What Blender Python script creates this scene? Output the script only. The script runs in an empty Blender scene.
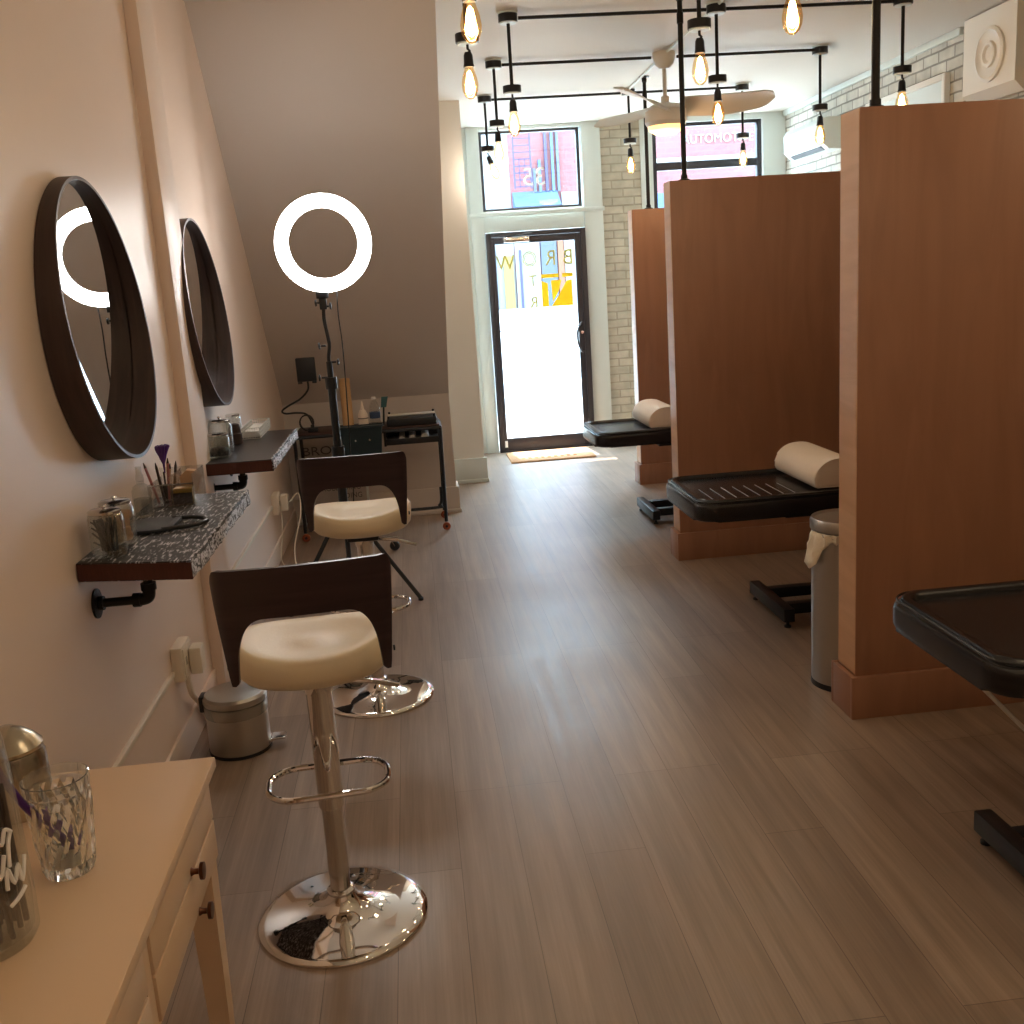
import bpy, bmesh, math, random
from mathutils import Vector, Matrix
random.seed(7)
S = bpy.context.scene
COL = S.collection
PI = math.pi

# ------------------------------------------------------------------ materials
def srgb(r, g, b):
    f = lambda c: (c/255/12.92) if c/255 <= .04045 else ((c/255+.055)/1.055)**2.4
    return (f(r), f(g), f(b), 1)

def mat(name, col, rough=.5, metal=0., spec=.5, noise=0., nscale=20., bump=0., bscale=60., stretch=None,
        emis=None, estr=0., coat=0., trans=0., ior=1.45, alpha=1., rvar=0.):
    m = bpy.data.materials.new(name); m.use_nodes = True
    nt = m.node_tree; N = nt.nodes; L = nt.links
    p = N['Principled BSDF']
    p.inputs['Base Color'].default_value = col if len(col) == 4 else (*col, 1)
    p.inputs['Roughness'].default_value = rough
    p.inputs['Metallic'].default_value = metal
    p.inputs['Specular IOR Level'].default_value = spec
    p.inputs['Coat Weight'].default_value = coat
    p.inputs['Transmission Weight'].default_value = trans
    p.inputs['IOR'].default_value = ior
    p.inputs['Alpha'].default_value = alpha
    if emis:
        p.inputs['Emission Color'].default_value = (*emis, 1)
        p.inputs['Emission Strength'].default_value = estr
    if noise or bump or rvar:
        tc = N.new('ShaderNodeTexCoord'); mp = N.new('ShaderNodeMapping')
        L.new(tc.outputs['Object'], mp.inputs['Vector'])
        if stretch: mp.inputs['Scale'].default_value = stretch
        nz = N.new('ShaderNodeTexNoise'); nz.inputs['Scale'].default_value = nscale; nz.inputs['Detail'].default_value = 5
        L.new(mp.outputs[0], nz.inputs['Vector'])
        if noise:
            mx = N.new('ShaderNodeMix'); mx.data_type = 'RGBA'
            c = Vector(col[:3])
            mx.inputs['A'].default_value = (*(c*(1-noise)), 1); mx.inputs['B'].default_value = (*(c*(1+noise)), 1)
            L.new(nz.outputs['Fac'], mx.inputs['Factor']); L.new(mx.outputs['Result'], p.inputs['Base Color'])
        if rvar:
            mr = N.new('ShaderNodeMapRange'); mr.inputs['To Min'].default_value = rough-rvar; mr.inputs['To Max'].default_value = rough+rvar
            L.new(nz.outputs['Fac'], mr.inputs['Value']); L.new(mr.outputs[0], p.inputs['Roughness'])
        if bump:
            n2 = N.new('ShaderNodeTexNoise'); n2.inputs['Scale'].default_value = bscale; n2.inputs['Detail'].default_value = 4
            L.new(mp.outputs[0], n2.inputs['Vector'])
            b = N.new('ShaderNodeBump'); b.inputs['Strength'].default_value = bump; b.inputs['Distance'].default_value = .01
            L.new(n2.outputs['Fac'], b.inputs['Height']); L.new(b.outputs[0], p.inputs['Normal'])
    return m

def glass_mat(name, tint=(1, 1, 1), refl=.08, rough=.02, edge=.0, edgecol=(.8, .85, .85)):
    """thin clear glass: see-through with a gloss that grows at grazing angles"""
    m = bpy.data.materials.new(name); m.use_nodes = True
    nt = m.node_tree; N = nt.nodes; L = nt.links
    N.remove(N['Principled BSDF']); out = N['Material Output']
    t = N.new('ShaderNodeBsdfTransparent'); t.inputs[0].default_value = (*tint, 1)
    g = N.new('ShaderNodeBsdfGlossy'); g.inputs['Roughness'].default_value = rough; g.inputs['Color'].default_value = (*edgecol, 1)
    lw = N.new('ShaderNodeLayerWeight'); lw.inputs['Blend'].default_value = .35
    ma = N.new('ShaderNodeMath'); ma.operation = 'MULTIPLY_ADD'; ma.inputs[1].default_value = edge; ma.inputs[2].default_value = refl
    L.new(lw.outputs['Facing'], ma.inputs[0])
    mx = N.new('ShaderNodeMixShader'); L.new(ma.outputs[0], mx.inputs[0]); L.new(t.outputs[0], mx.inputs[1]); L.new(g.outputs[0], mx.inputs[2])
    L.new(mx.outputs[0], out.inputs['Surface'])
    return m

def vinyl(name, col):
    m = bpy.data.materials.new(name); m.use_nodes = True; N = m.node_tree.nodes; L = m.node_tree.links
    N.remove(N['Principled BSDF']); a = N.new('ShaderNodeBsdfDiffuse'); b = N.new('ShaderNodeBsdfTranslucent'); x = N.new('ShaderNodeMixShader')
    a.inputs[0].default_value = col; b.inputs[0].default_value = col; x.inputs[0].default_value = .35
    L.new(a.outputs[0], x.inputs[1]); L.new(b.outputs[0], x.inputs[2]); L.new(x.outputs[0], N['Material Output'].inputs['Surface']); return m

def wood_mat(name, c1, c2, rough=.5, scale=(1, 1, 1), ns=3., bump=.05, dist=2., coat=0.):
    m = bpy.data.materials.new(name); m.use_nodes = True
    nt = m.node_tree; N = nt.nodes; L = nt.links; p = N['Principled BSDF']
    tc = N.new('ShaderNodeTexCoord'); mp = N.new('ShaderNodeMapping'); mp.inputs['Scale'].default_value = scale
    L.new(tc.outputs['Object'], mp.inputs['Vector'])
    n = N.new('ShaderNodeTexNoise'); n.inputs['Scale'].default_value = ns; n.inputs['Detail'].default_value = 8; n.inputs['Distortion'].default_value = dist
    L.new(mp.outputs[0], n.inputs['Vector'])
    cr = N.new('ShaderNodeValToRGB'); cr.color_ramp.elements[0].position = .3; cr.color_ramp.elements[1].position = .7
    cr.color_ramp.elements[0].color = c1; cr.color_ramp.elements[1].color = c2
    L.new(n.outputs['Fac'], cr.inputs[0]); L.new(cr.outputs[0], p.inputs['Base Color'])
    p.inputs['Roughness'].default_value = rough; p.inputs['Coat Weight'].default_value = coat
    if bump:
        b = N.new('ShaderNodeBump'); b.inputs['Strength'].default_value = bump; b.inputs['Distance'].default_value = .005
        L.new(n.outputs['Fac'], b.inputs['Height']); L.new(b.outputs[0], p.inputs['Normal'])
    return m

def floor_mat():
    m = bpy.data.materials.new('vinyl_planks'); m.use_nodes = True
    nt = m.node_tree; N = nt.nodes; L = nt.links; p = N['Principled BSDF']
    tc = N.new('ShaderNodeTexCoord')
    sp = N.new('ShaderNodeSeparateXYZ'); L.new(tc.outputs['Object'], sp.inputs[0])
    cb = N.new('ShaderNodeCombineXYZ')
    ax = N.new('ShaderNodeMath'); ax.operation = 'ADD'; ax.inputs[1].default_value = 10*.176-.019
    ay = N.new('ShaderNodeMath'); ay.operation = 'ADD'; ay.inputs[1].default_value = 20.1
    L.new(sp.outputs['Y'], ay.inputs[0]); L.new(sp.outputs['X'], ax.inputs[0])
    L.new(ay.outputs[0], cb.inputs['X']); L.new(ax.outputs[0], cb.inputs['Y'])
    br = N.new('ShaderNodeTexBrick'); L.new(cb.outputs[0], br.inputs['Vector'])
    br.offset = .37; br.offset_frequency = 3; br.squash = 1
    br.inputs['Scale'].default_value = 1; br.inputs['Brick Width'].default_value = 1.22; br.inputs['Row Height'].default_value = .176
    br.inputs['Mortar Size'].default_value = .0011; br.inputs['Mortar Smooth'].default_value = .2
    br.inputs['Color1'].default_value = FLOOR_A; br.inputs['Color2'].default_value = FLOOR_B
    br.inputs['Mortar'].default_value = srgb(98, 80, 70)
    # long streaks in the grain
    mp = N.new('ShaderNodeMapping'); mp.inputs['Scale'].default_value = (26, 1.1, 1); L.new(tc.outputs['Object'], mp.inputs[0])
    n = N.new('ShaderNodeTexNoise'); n.inputs['Scale'].default_value = 1.; n.inputs['Detail'].default_value = 7; n.inputs['Distortion'].default_value = .3
    L.new(mp.outputs[0], n.inputs['Vector'])
    mp2 = N.new('ShaderNodeMapping'); mp2.inputs['Scale'].default_value = (150, 4, 1); L.new(tc.outputs['Object'], mp2.inputs[0])
    n2 = N.new('ShaderNodeTexNoise'); n2.inputs['Scale'].default_value = 1.; n2.inputs['Detail'].default_value = 4
    L.new(mp2.outputs[0], n2.inputs['Vector'])
    mr = N.new('ShaderNodeMapRange'); mr.inputs['From Min'].default_value = .3; mr.inputs['From Max'].default_value = .7
    mr.inputs['To Min'].default_value = .78; mr.inputs['To Max'].default_value = 1.2; L.new(n.outputs['Fac'], mr.inputs[0])
    mr2 = N.new('ShaderNodeMapRange'); mr2.inputs['From Min'].default_value = .3; mr2.inputs['From Max'].default_value = .7
    mr2.inputs['To Min'].default_value = .9; mr2.inputs['To Max'].default_value = 1.1; L.new(n2.outputs['Fac'], mr2.inputs[0])
    mu = N.new('ShaderNodeMath'); mu.operation = 'MULTIPLY'; L.new(mr.outputs[0], mu.inputs[0]); L.new(mr2.outputs[0], mu.inputs[1])
    vm = N.new('ShaderNodeVectorMath'); vm.operation = 'SCALE'; L.new(br.outputs['Color'], vm.inputs[0]); L.new(mu.outputs[0], vm.inputs['Scale'])
    L.new(vm.outputs[0], p.inputs['Base Color'])
    # worn sheen patches
    n3 = N.new('ShaderNodeTexNoise'); n3.inputs['Scale'].default_value = 2.2; n3.inputs['Detail'].default_value = 5
    mr3 = N.new('ShaderNodeMapRange'); mr3.inputs['From Min'].default_value = .3; mr3.inputs['From Max'].default_value = .7
    mr3.inputs['To Min'].default_value = FLOOR_R[0]; mr3.inputs['To Max'].default_value = FLOOR_R[1]
    L.new(tc.outputs['Object'], n3.inputs['Vector'])
    ad = N.new('ShaderNodeMath'); ad.operation = 'MULTIPLY_ADD'; ad.inputs[1].default_value = .14; L.new(n.outputs['Fac'], ad.inputs[0]); L.new(mr3.outputs[0], ad.inputs[2])
    L.new(n3.outputs['Fac'], mr3.inputs[0]); L.new(ad.outputs[0], p.inputs['Roughness'])
    p.inputs['Specular IOR Level'].default_value = .8
    b = N.new('ShaderNodeBump'); b.inputs['Strength'].default_value = .3; b.inputs['Distance'].default_value = .001
    L.new(n2.outputs['Fac'], b.inputs['Height'])
    b2 = N.new('ShaderNodeBump'); b2.inputs['Strength'].default_value = .3; b2.inputs['Distance'].default_value = .0006; b2.invert = True
    L.new(br.outputs['Fac'], b2.inputs['Height']); L.new(b.outputs[0], b2.inputs['Normal']); L.new(b2.outputs[0], p.inputs['Normal'])
    return m

def brick_mat(name, c1, c2, mortar, axis='Y', w=.21, h=.075, ms=.008, bump=.6, rough=.8):
    m = bpy.data.materials.new(name); m.use_nodes = True
    nt = m.node_tree; N = nt.nodes; L = nt.links; p = N['Principled BSDF']
    tc = N.new('ShaderNodeTexCoord'); sp = N.new('ShaderNodeSeparateXYZ'); L.new(tc.outputs['Object'], sp.inputs[0])
    cb = N.new('ShaderNodeCombineXYZ'); L.new(sp.outputs[axis], cb.inputs['X']); L.new(sp.outputs['Z'], cb.inputs['Y'])
    nd = N.new('ShaderNodeTexNoise'); nd.inputs['Scale'].default_value = 5; L.new(tc.outputs['Object'], nd.inputs['Vector'])
    va = N.new('ShaderNodeVectorMath'); va.operation = 'MULTIPLY_ADD'; va.inputs[1].default_value = (.012, .012, .012)
    L.new(nd.outputs['Color'], va.inputs[0]); L.new(cb.outputs[0], va.inputs[2])
    br = N.new('ShaderNodeTexBrick'); L.new(va.outputs[0], br.inputs['Vector'])
    br.inputs['Scale'].default_value = 1; br.inputs['Brick Width'].default_value = w; br.inputs['Row Height'].default_value = h
    br.inputs['Mortar Size'].default_value = ms; br.inputs['Mortar Smooth'].default_value = .4
    br.inputs['Color1'].default_value = c1; br.inputs['Color2'].default_value = c2; br.inputs['Mortar'].default_value = mortar
    n = N.new('ShaderNodeTexNoise'); n.inputs['Scale'].default_value = 9; n.inputs['Detail'].default_value = 6; L.new(tc.outputs['Object'], n.inputs['Vector'])
    mr = N.new('ShaderNodeMapRange'); mr.inputs['To Min'].default_value = .62; mr.inputs['To Max'].default_value = 1.3; L.new(n.outputs['Fac'], mr.inputs[0])
    vm = N.new('ShaderNodeVectorMath'); vm.operation = 'SCALE'; L.new(br.outputs['Color'], vm.inputs[0]); L.new(mr.outputs[0], vm.inputs['Scale'])
    L.new(vm.outputs[0], p.inputs['Base Color']); p.inputs['Roughness'].default_value = rough
    b = N.new('ShaderNodeBump'); b.inputs['Strength'].default_value = bump; b.inputs['Distance'].default_value = .01; b.invert = True
    L.new(br.outputs['Fac'], b.inputs['Height'])
    b2 = N.new('ShaderNodeBump'); b2.inputs['Strength'].default_value = .4; b2.inputs['Distance'].default_value = .01
    L.new(n.outputs['Fac'], b2.inputs['Height']); L.new(b.outputs[0], b2.inputs['Normal']); L.new(b2.outputs[0], p.inputs['Normal'])
    return m

def speckle_mat(name, dark, light, rough=.35, thr=.52, scale=(60, 14, 60)):
    """dark timber with worn pale flecks running along the grain"""
    m = bpy.data.materials.new(name); m.use_nodes = True
    nt = m.node_tree; N = nt.nodes; L = nt.links; p = N['Principled BSDF']
    tc = N.new('ShaderNodeTexCoord'); mp = N.new('ShaderNodeMapping'); mp.inputs['Scale'].default_value = scale; L.new(tc.outputs['Object'], mp.inputs[0])
    n = N.new('ShaderNodeTexNoise'); n.inputs['Scale'].default_value = 1.; n.inputs['Detail'].default_value = 6; n.inputs['Roughness'].default_value = .65; L.new(mp.outputs[0], n.inputs['Vector'])
    cr = N.new('ShaderNodeValToRGB'); cr.color_ramp.elements[0].position = thr; cr.color_ramp.elements[1].position = thr+.07
    cr.color_ramp.elements[0].color = dark; cr.color_ramp.elements[1].color = light
    L.new(n.outputs['Fac'], cr.inputs[0]); L.new(cr.outputs[0], p.inputs['Base Color']); p.inputs['Roughness'].default_value = rough
    b = N.new('ShaderNodeBump'); b.inputs['Strength'].default_value = .5; b.inputs['Distance'].default_value = .003
    L.new(n.outputs['Fac'], b.inputs['Height']); L.new(b.outputs[0], p.inputs['Normal'])
    return m

FLOOR_A = srgb(152, 132, 116); FLOOR_B = srgb(138, 118, 103); FLOOR_R = (.26, .34)
M = {}
M['floor'] = floor_mat()
M['wall'] = mat('painted_wall', srgb(232, 214, 202), .42, spec=.45, noise=.02, nscale=3, bump=.04, bscale=25)
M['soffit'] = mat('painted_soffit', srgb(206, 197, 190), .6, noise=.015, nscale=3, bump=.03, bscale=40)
M['ceiling'] = mat('ceiling_paint', srgb(204, 199, 190), .7, noise=.015, nscale=2)
M['white'] = mat('white_trim', srgb(206, 214, 210), .45, noise=.01, nscale=5)
M['whitewall'] = mat('white_wall', srgb(226, 222, 212), .6, noise=.015, nscale=4)
M['brick_r'] = brick_mat('whitewashed_brick', srgb(204, 200, 188), srgb(184, 180, 168), srgb(140, 136, 126), 'Y')
M['brick_f'] = brick_mat('limewashed_brick', srgb(196, 190, 172), srgb(182, 176, 158), srgb(168, 161, 144), 'X')
M['maple'] = wood_mat('maple_veneer', srgb(150, 107, 83), srgb(164, 119, 93), .42, (6, 6, .9), 1.4, .0, 1.5)
M['maple_lit'] = wood_mat('maple_lit_end', srgb(196, 152, 116), srgb(212, 170, 132), .45, (1.2, 1.2, 8), 1.6, .0, 1.)  # same maple, painted lighter for the light falling on the partition ends
M['blackmetal'] = mat('black_metal', (.010, .011, .014), .36, metal=.0, noise=.15, nscale=40)
M['blackpipe'] = mat('black_iron_pipe', (.018, .017, .017), .45, metal=.6, bump=.15, bscale=300)
M['alu'] = mat('dark_bronze_frame', srgb(58, 56, 60), .4, metal=.3, noise=.03)
M['chrome'] = mat('chrome', (.78, .76, .74), .04, metal=1., rvar=.01, nscale=30)
M['chromeb'] = mat('chrome_satin', (.7, .69, .68), .16, metal=1., rvar=.03, nscale=30)
M['silver'] = mat('silver_paint', (.75, .74, .73), .3, metal=.3, noise=.03)
M['steel'] = mat('brushed_steel', (.50, .48, .45), .32, metal=1., rvar=.06, nscale=10, stretch=(1, 1, 40), noise=.05)
M['walnut'] = wood_mat('dark_walnut_veneer', srgb(42, 29, 34), srgb(56, 40, 44), .34, (2, 2, 26), 2.2, .04, .6)
M['walnutv'] = wood_mat('walnut_frame', srgb(46, 34, 34), srgb(68, 50, 48), .45, (16, 1.5, 1.5), 3., .05, .8)
M['cream'] = mat('cream_vinyl', srgb(226, 212, 184), .42, noise=.02, nscale=8, bump=.03, bscale=90)
M['leather'] = mat('black_vinyl', (.011, .010, .012), .26, bump=.08, bscale=180, noise=.1, nscale=20)
M['seam'] = mat('pale_seam', (.4, .38, .38), .4, noise=.05)
M['towel'] = mat('cream_cover', srgb(236, 222, 206), .75, bump=.1, bscale=120, noise=.02)
M['mirror'] = mat('mirror_glass', (.86, .87, .87), .012, metal=1., rvar=.001, nscale=2)
M['shelf'] = speckle_mat('distressed_shelf', srgb(20, 16, 18), srgb(214, 212, 216), .5, .535, (110, 20, 60))
M['shelf_far'] = speckle_mat('dark_stained_shelf', srgb(28, 25, 27), srgb(80, 76, 78), .36, .62, (90, 30, 40))
M['shelf_end'] = mat('shelf_end_grain', srgb(72, 34, 26), .6, noise=.4, nscale=30, stretch=(6, 1, 1), bump=.2)
M['shelf_edge'] = speckle_mat('chipped_front_edge', srgb(48, 44, 50), srgb(215, 214, 220), .45, .46, (90, 70, 110))
M['deskw'] = mat('cream_lacquer', srgb(224, 196, 166), .35, noise=.02, nscale=6)
M['knob'] = mat('bronze_knob', srgb(92, 58, 40), .35, metal=.8, noise=.1)
M['glass'] = glass_mat('window_glass', (1, 1, 1), .04, .0)
M['jar'] = glass_mat('jar_glass', (.93, .94, .93), .06, .03, .35, (.9, .92, .92))
M['acrylic'] = glass_mat('clear_acrylic', (.92, .93, .93), .12, .08, .3, (.95, .96, .97))
M['cut'] = mat('cut_crystal', (.95, .98, .97), .04, trans=.95, ior=1.5, rvar=.01, nscale=5)
M['bulbglass'] = glass_mat('amber_bulb_glass', (1., .86, .62), .05, .05, .35, (1., .62, .25))
M['filament'] = mat('glowing_filament', (1, .6, .3), .5, emis=(1., .72, .42), estr=24, rvar=.01)
M['ring'] = mat('ring_diffuser', (1, 1, 1), .5, emis=(1., .97, .93), estr=17, rvar=.01)
M['fanlamp'] = mat('fan_lamp_glass', (1, .8, .5), .5, emis=(1., .50, .15), estr=1.6, rvar=.01)
M['fanwhite'] = mat('fan_white', srgb(205, 200, 190), .45, noise=.01)
M['plastic'] = mat('white_plastic', srgb(228, 218, 204), .4, noise=.01)
M['teal'] = mat('dark_teal_plastic', srgb(24, 44, 50), .45, noise=.08)
M['blk'] = mat('black_plastic', (.015, .017, .02), .4, noise=.1)
M['kraft'] = mat('kraft_roll', srgb(196, 158, 112), .6, noise=.05, stretch=(1, 1, 8))
M['copper'] = mat('copper_wheel', srgb(156, 84, 58), .35, metal=.5, noise=.1)
M['rust'] = mat('brown_counter', srgb(70, 48, 44), .5, noise=.15)
M['paper'] = mat('sign_board', srgb(178, 168, 158), .6, noise=.02)
M['ink'] = mat('sign_ink', srgb(84, 78, 76), .6, noise=.05)
M['gold'] = vinyl('gold_vinyl', srgb(214, 186, 60))
M['goldline'] = vinyl('gold_outline_vinyl', srgb(182, 170, 100))
M['cyanink'] = vinyl('pale_blue_vinyl', srgb(96, 160, 180))
M['whiteink'] = mat('white_vinyl', srgb(245, 245, 245), .5, noise=.01)
M['liner'] = mat('bin_liner', srgb(236, 226, 206), .45, bump=.6, bscale=30, noise=.05)
M['linerclear'] = glass_mat('clear_liner', (.85, .85, .83), .15, .3, .3)
M['mat'] = mat('coir_mat', srgb(196, 150, 108), .95, bump=.8, bscale=300, noise=.12, nscale=120)
M['matink'] = mat('mat_print', srgb(150, 84, 40), .95, noise=.1)
M['purple'] = mat('purple_plastic', srgb(86, 44, 128), .4, noise=.2, nscale=30)
M['tan'] = mat('tan_pads', srgb(196, 158, 126), .8, bump=.3, noise=.1)
M['pink'] = mat('dusty_pink', srgb(170, 110, 106), .5, noise=.1)
M['mercury'] = mat('mercury_glass', (.46, .41, .33), .22, metal=.9, noise=.45, nscale=22, bump=.12, bscale=30)
M['clothw'] = mat('white_cloth', srgb(220, 216, 210), .8, bump=.4, noise=.05)
M['brushes'] = mat('brush_dark', srgb(60, 48, 46), .6, noise=.3)
M['goldbox'] = mat('gold_foil_box', srgb(176, 140, 60), .35, metal=.5, noise=.1)
M['wire'] = mat('white_lattice', srgb(214, 212, 206), .5, noise=.05)
M['street'] = mat('street_asphalt', srgb(150, 155, 160), .8, noise=.05, nscale=2)
M['pave'] = mat('pale_pavement', srgb(235, 232, 226), .8, noise=.04, nscale=3)
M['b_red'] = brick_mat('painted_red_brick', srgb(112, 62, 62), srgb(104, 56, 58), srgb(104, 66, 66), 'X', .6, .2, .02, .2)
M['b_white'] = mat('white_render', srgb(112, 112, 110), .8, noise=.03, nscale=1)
M['b_blue'] = mat('blue_awning', srgb(58, 76, 104), .7, noise=.05, nscale=3)
M['b_purple'] = mat('painted_ironwork', srgb(46, 42, 70), .6, noise=.05)
M['b_grey'] = mat('grey_cladding', srgb(62, 68, 82), .7, noise=.05)
M['b_orange'] = mat('terracotta_pilaster', srgb(108, 66, 46), .7, noise=.08)
M['b_yellow'] = mat('ochre_door', srgb(110, 90, 46), .7, noise=.08)

# ------------------------------------------------------------------ mesh helpers
def new(): return bmesh.new()

def box(bm, x0, x1, y0, y1, z0, z1, bev=0., seg=2):
    vs = [bm.verts.new((x, y, z)) for x in (x0, x1) for y in (y0, y1) for z in (z0, z1)]
    F = [(0, 1, 3, 2), (4, 6, 7, 5), (0, 4, 5, 1), (2, 3, 7, 6), (0, 2, 6, 4), (1, 5, 7, 3)]
    fs = [bm.faces.new([vs[i] for i in f]) for f in F]
    if bev:
        es = list({e for f in fs for e in f.edges})
        bmesh.ops.bevel(bm, geom=es, offset=bev, segments=seg, affect='EDGES', profile=.5)
    return vs

def frame_of(d):
    d = d.normalized(); a = Vector((0, 0, 1)) if abs(d.z) < .9 else Vector((1, 0, 0))
    u = d.cross(a).normalized(); return u, d.cross(u).normalized()

def tube(bm, pts, r, n=12, closed=False, cap=True):
    pts = [Vector(p) for p in pts]; R = r if isinstance(r, (list, tuple)) else [r]*len(pts)
    k = len(pts); rings = []
    u = None
    for i in range(k):
        if closed: d = pts[(i+1) % k]-pts[i-1]
        else: d = pts[min(i+1, k-1)]-pts[max(i-1, 0)]
        d.normalize()
        if u is None: u, v = frame_of(d)
        else:
            u = (u-d*u.dot(d)).normalized(); v = d.cross(u).normalized()
        rings.append([bm.verts.new(pts[i]+(u*math.cos(2*PI*j/n)+v*math.sin(2*PI*j/n))*R[i]) for j in range(n)])
    for i in range(k if closed else k-1):
        a, b = rings[i], rings[(i+1) % k]
        for j in range(n): bm.faces.new((a[j], a[(j+1) % n], b[(j+1) % n], b[j]))
    if cap and not closed:
        bm.faces.new(rings[0][::-1]); bm.faces.new(rings[-1])

def cyl(bm, p0, p1, r0, r1=None, n=24):
    tube(bm, [p0, p1], [r0, r0 if r1 is None else r1], n)

def lathe(bm, prof, c=(0, 0, 0), n=32, closed=False, axis='Z'):
    """prof: (r, h) pairs; r=0 gives a pole"""
    c = Vector(c); rings = []
    def P(r, h, a):
        if axis == 'Z': return c+Vector((r*math.cos(a), r*math.sin(a), h))
        if axis == 'X': return c+Vector((h, r*math.cos(a), r*math.sin(a)))
        return c+Vector((r*math.cos(a), h, r*math.sin(a)))
    for r, h in prof:
        if r < 1e-6: rings.append([bm.verts.new(P(0, h, 0))])
        else: rings.append([bm.verts.new(P(r, h, 2*PI*j/n)) for j in range(n)])
    K = len(rings)
    for i in range(K if closed else K-1):
        a, b = rings[i], rings[(i+1) % K]
        if len(a) == 1 and len(b) == 1: continue
        for j in range(n):
            q = (j+1) % n
            if len(a) == 1: bm.faces.new((a[0], b[q], b[j]))
            elif len(b) == 1: bm.faces.new((a[j], a[q], b[0]))
            else: bm.faces.new((a[j], a[q], b[q], b[j]))
    if not closed:
        if len(rings[0]) > 1: bm.faces.new(rings[0][::-1])
        if len(rings[-1]) > 1: bm.faces.new(rings[-1])

def prism(bm, poly, h0, h1, axis='Z', bev=0.):
    """poly extruded along an axis between h0 and h1"""
    def P(a, b, h):
        return {'Z': (a, b, h), 'X': (h, a, b), 'Y': (a, h, b)}[axis]
    A = [bm.verts.new(P(a, b, h0)) for a, b in poly]; B = [bm.verts.new(P(a, b, h1)) for a, b in poly]
    fs = [bm.faces.new(A[::-1]), bm.faces.new(B)]
    k = len(poly)
    for i in range(k): fs.append(bm.faces.new((A[i], A[(i+1) % k], B[(i+1) % k], B[i])))
    if bev:
        es = list({e for f in fs[:2] for e in f.edges})
        bmesh.ops.bevel(bm, geom=es, offset=bev, segments=3, affect='EDGES', profile=.5)

def rrect(x0, x1, y0, y1, r, n=6):
    out = []
    for cx, cy, a0 in ((x1-r, y1-r, 0), (x0+r, y1-r, 90), (x0+r, y0+r, 180), (x1-r, y0+r, 270)):
        for i in range(n+1):
            a = math.radians(a0+90*i/n); out.append((cx+r*math.cos(a), cy+r*math.sin(a)))
    return out

def link(name, data, material=None, parent=None, loc=None, smooth=True):
    o = bpy.data.objects.new(name, data); COL.objects.link(o)
    if material: data.materials.append(material)
    if parent is not None: o.parent = parent
    if loc is not None: o.location = loc
    return o

def obj(name, bm, material, parent=None, loc=None, smooth=True, angle=35):
    bmesh.ops.recalc_face_normals(bm, faces=bm.faces)
    if smooth:
        la = math.radians(angle)
        for f in bm.faces: f.smooth = True
        for e in bm.edges:
            if len(e.link_faces) == 2 and e.calc_face_angle(0) > la: e.smooth = False
    me = bpy.data.meshes.new(name); bm.to_mesh(me); bm.free()
    return link(name, me, material, parent, loc)

def thing(name, label, cat, loc=(0, 0, 0), rz=0., group=None):
    o = bpy.data.objects.new(name, None); COL.objects.link(o)
    o.empty_display_size = .1; o.location = loc; o.rotation_euler = (0, 0, rz)
    o['label'] = label; o['category'] = cat; o['kind'] = 'thing'
    if group: o['group'] = group
    return o

def tag(o, label, cat, group=None, kind='thing'):
    o['label'] = label; o['category'] = cat; o['kind'] = kind
    if group: o['group'] = group
    return o

def struct(name, bm, m, parent=None, **k):
    o = obj(name, bm, m, parent, **k)
    if parent is None: o['kind'] = 'structure'
    return o

def sempty(name, loc=(0, 0, 0)):
    o = bpy.data.objects.new(name, None); COL.objects.link(o); o.location = loc; o['kind'] = 'structure'; return o

def dup(root, loc, rz=None, label=None, group=None):
    r = root.copy(); COL.objects.link(r); r.location = loc
    if rz is not None: r.rotation_euler = (0, 0, rz)
    if label: r['label'] = label
    if group: r['group'] = group
    for ch in list(root.children):
        c = ch.copy(); COL.objects.link(c); c.parent = r
        for g in ch.children:
            d = g.copy(); COL.objects.link(d); d.parent = c
    return r

def text(name, body, size, material, parent, loc, rot=(PI/2, 0, 0), mirror=False, ext=.001, align='CENTER', outline=False, xs=1.):
    cu = bpy.data.curves.new(name, 'FONT'); cu.body = body; cu.size = size; cu.extrude = ext
    cu.align_x = align; cu.align_y = 'CENTER'; cu.resolution_u = 3
    if outline: cu.fill_mode = 'NONE'; cu.extrude = 0; cu.bevel_depth = size*.03; cu.bevel_resolution = 0
    t = bpy.data.objects.new('tmp', cu); COL.objects.link(t)
    bpy.context.view_layer.update()
    dg = bpy.context.evaluated_depsgraph_get()
    me = bpy.data.meshes.new_from_object(t.evaluated_get(dg))
    bpy.data.objects.remove(t)
    me.materials.clear()
    bm = bmesh.new(); bm.from_mesh(me)
    if mirror or xs != 1.:
        for v in bm.verts: v.co.x *= (-1 if mirror else 1)*xs
    R = Matrix.Rotation(rot[2], 4, 'Z') @ Matrix.Rotation(rot[1], 4, 'Y') @ Matrix.Rotation(rot[0], 4, 'X')
    bm.transform(Matrix.Translation(Vector(loc)) @ R)
    o = obj(name, bm, material, parent, smooth=False)
    bpy.data.meshes.remove(me)
    return o

def smooth_path(pts, k=6):
    """Catmull-Rom through the points"""
    P = [Vector(p) for p in pts]; P = [P[0]]+P+[P[-1]]; out = []
    for i in range(1, len(P)-2):
        for j in range(k):
            t = j/k; a, b, c, d = P[i-1], P[i], P[i+1], P[i+2]
            out.append(.5*((2*b)+(-a+c)*t+(2*a-5*b+4*c-d)*t*t+(-a+3*b-3*c+d)*t**3))
    out.append(P[-2]); return out

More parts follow.
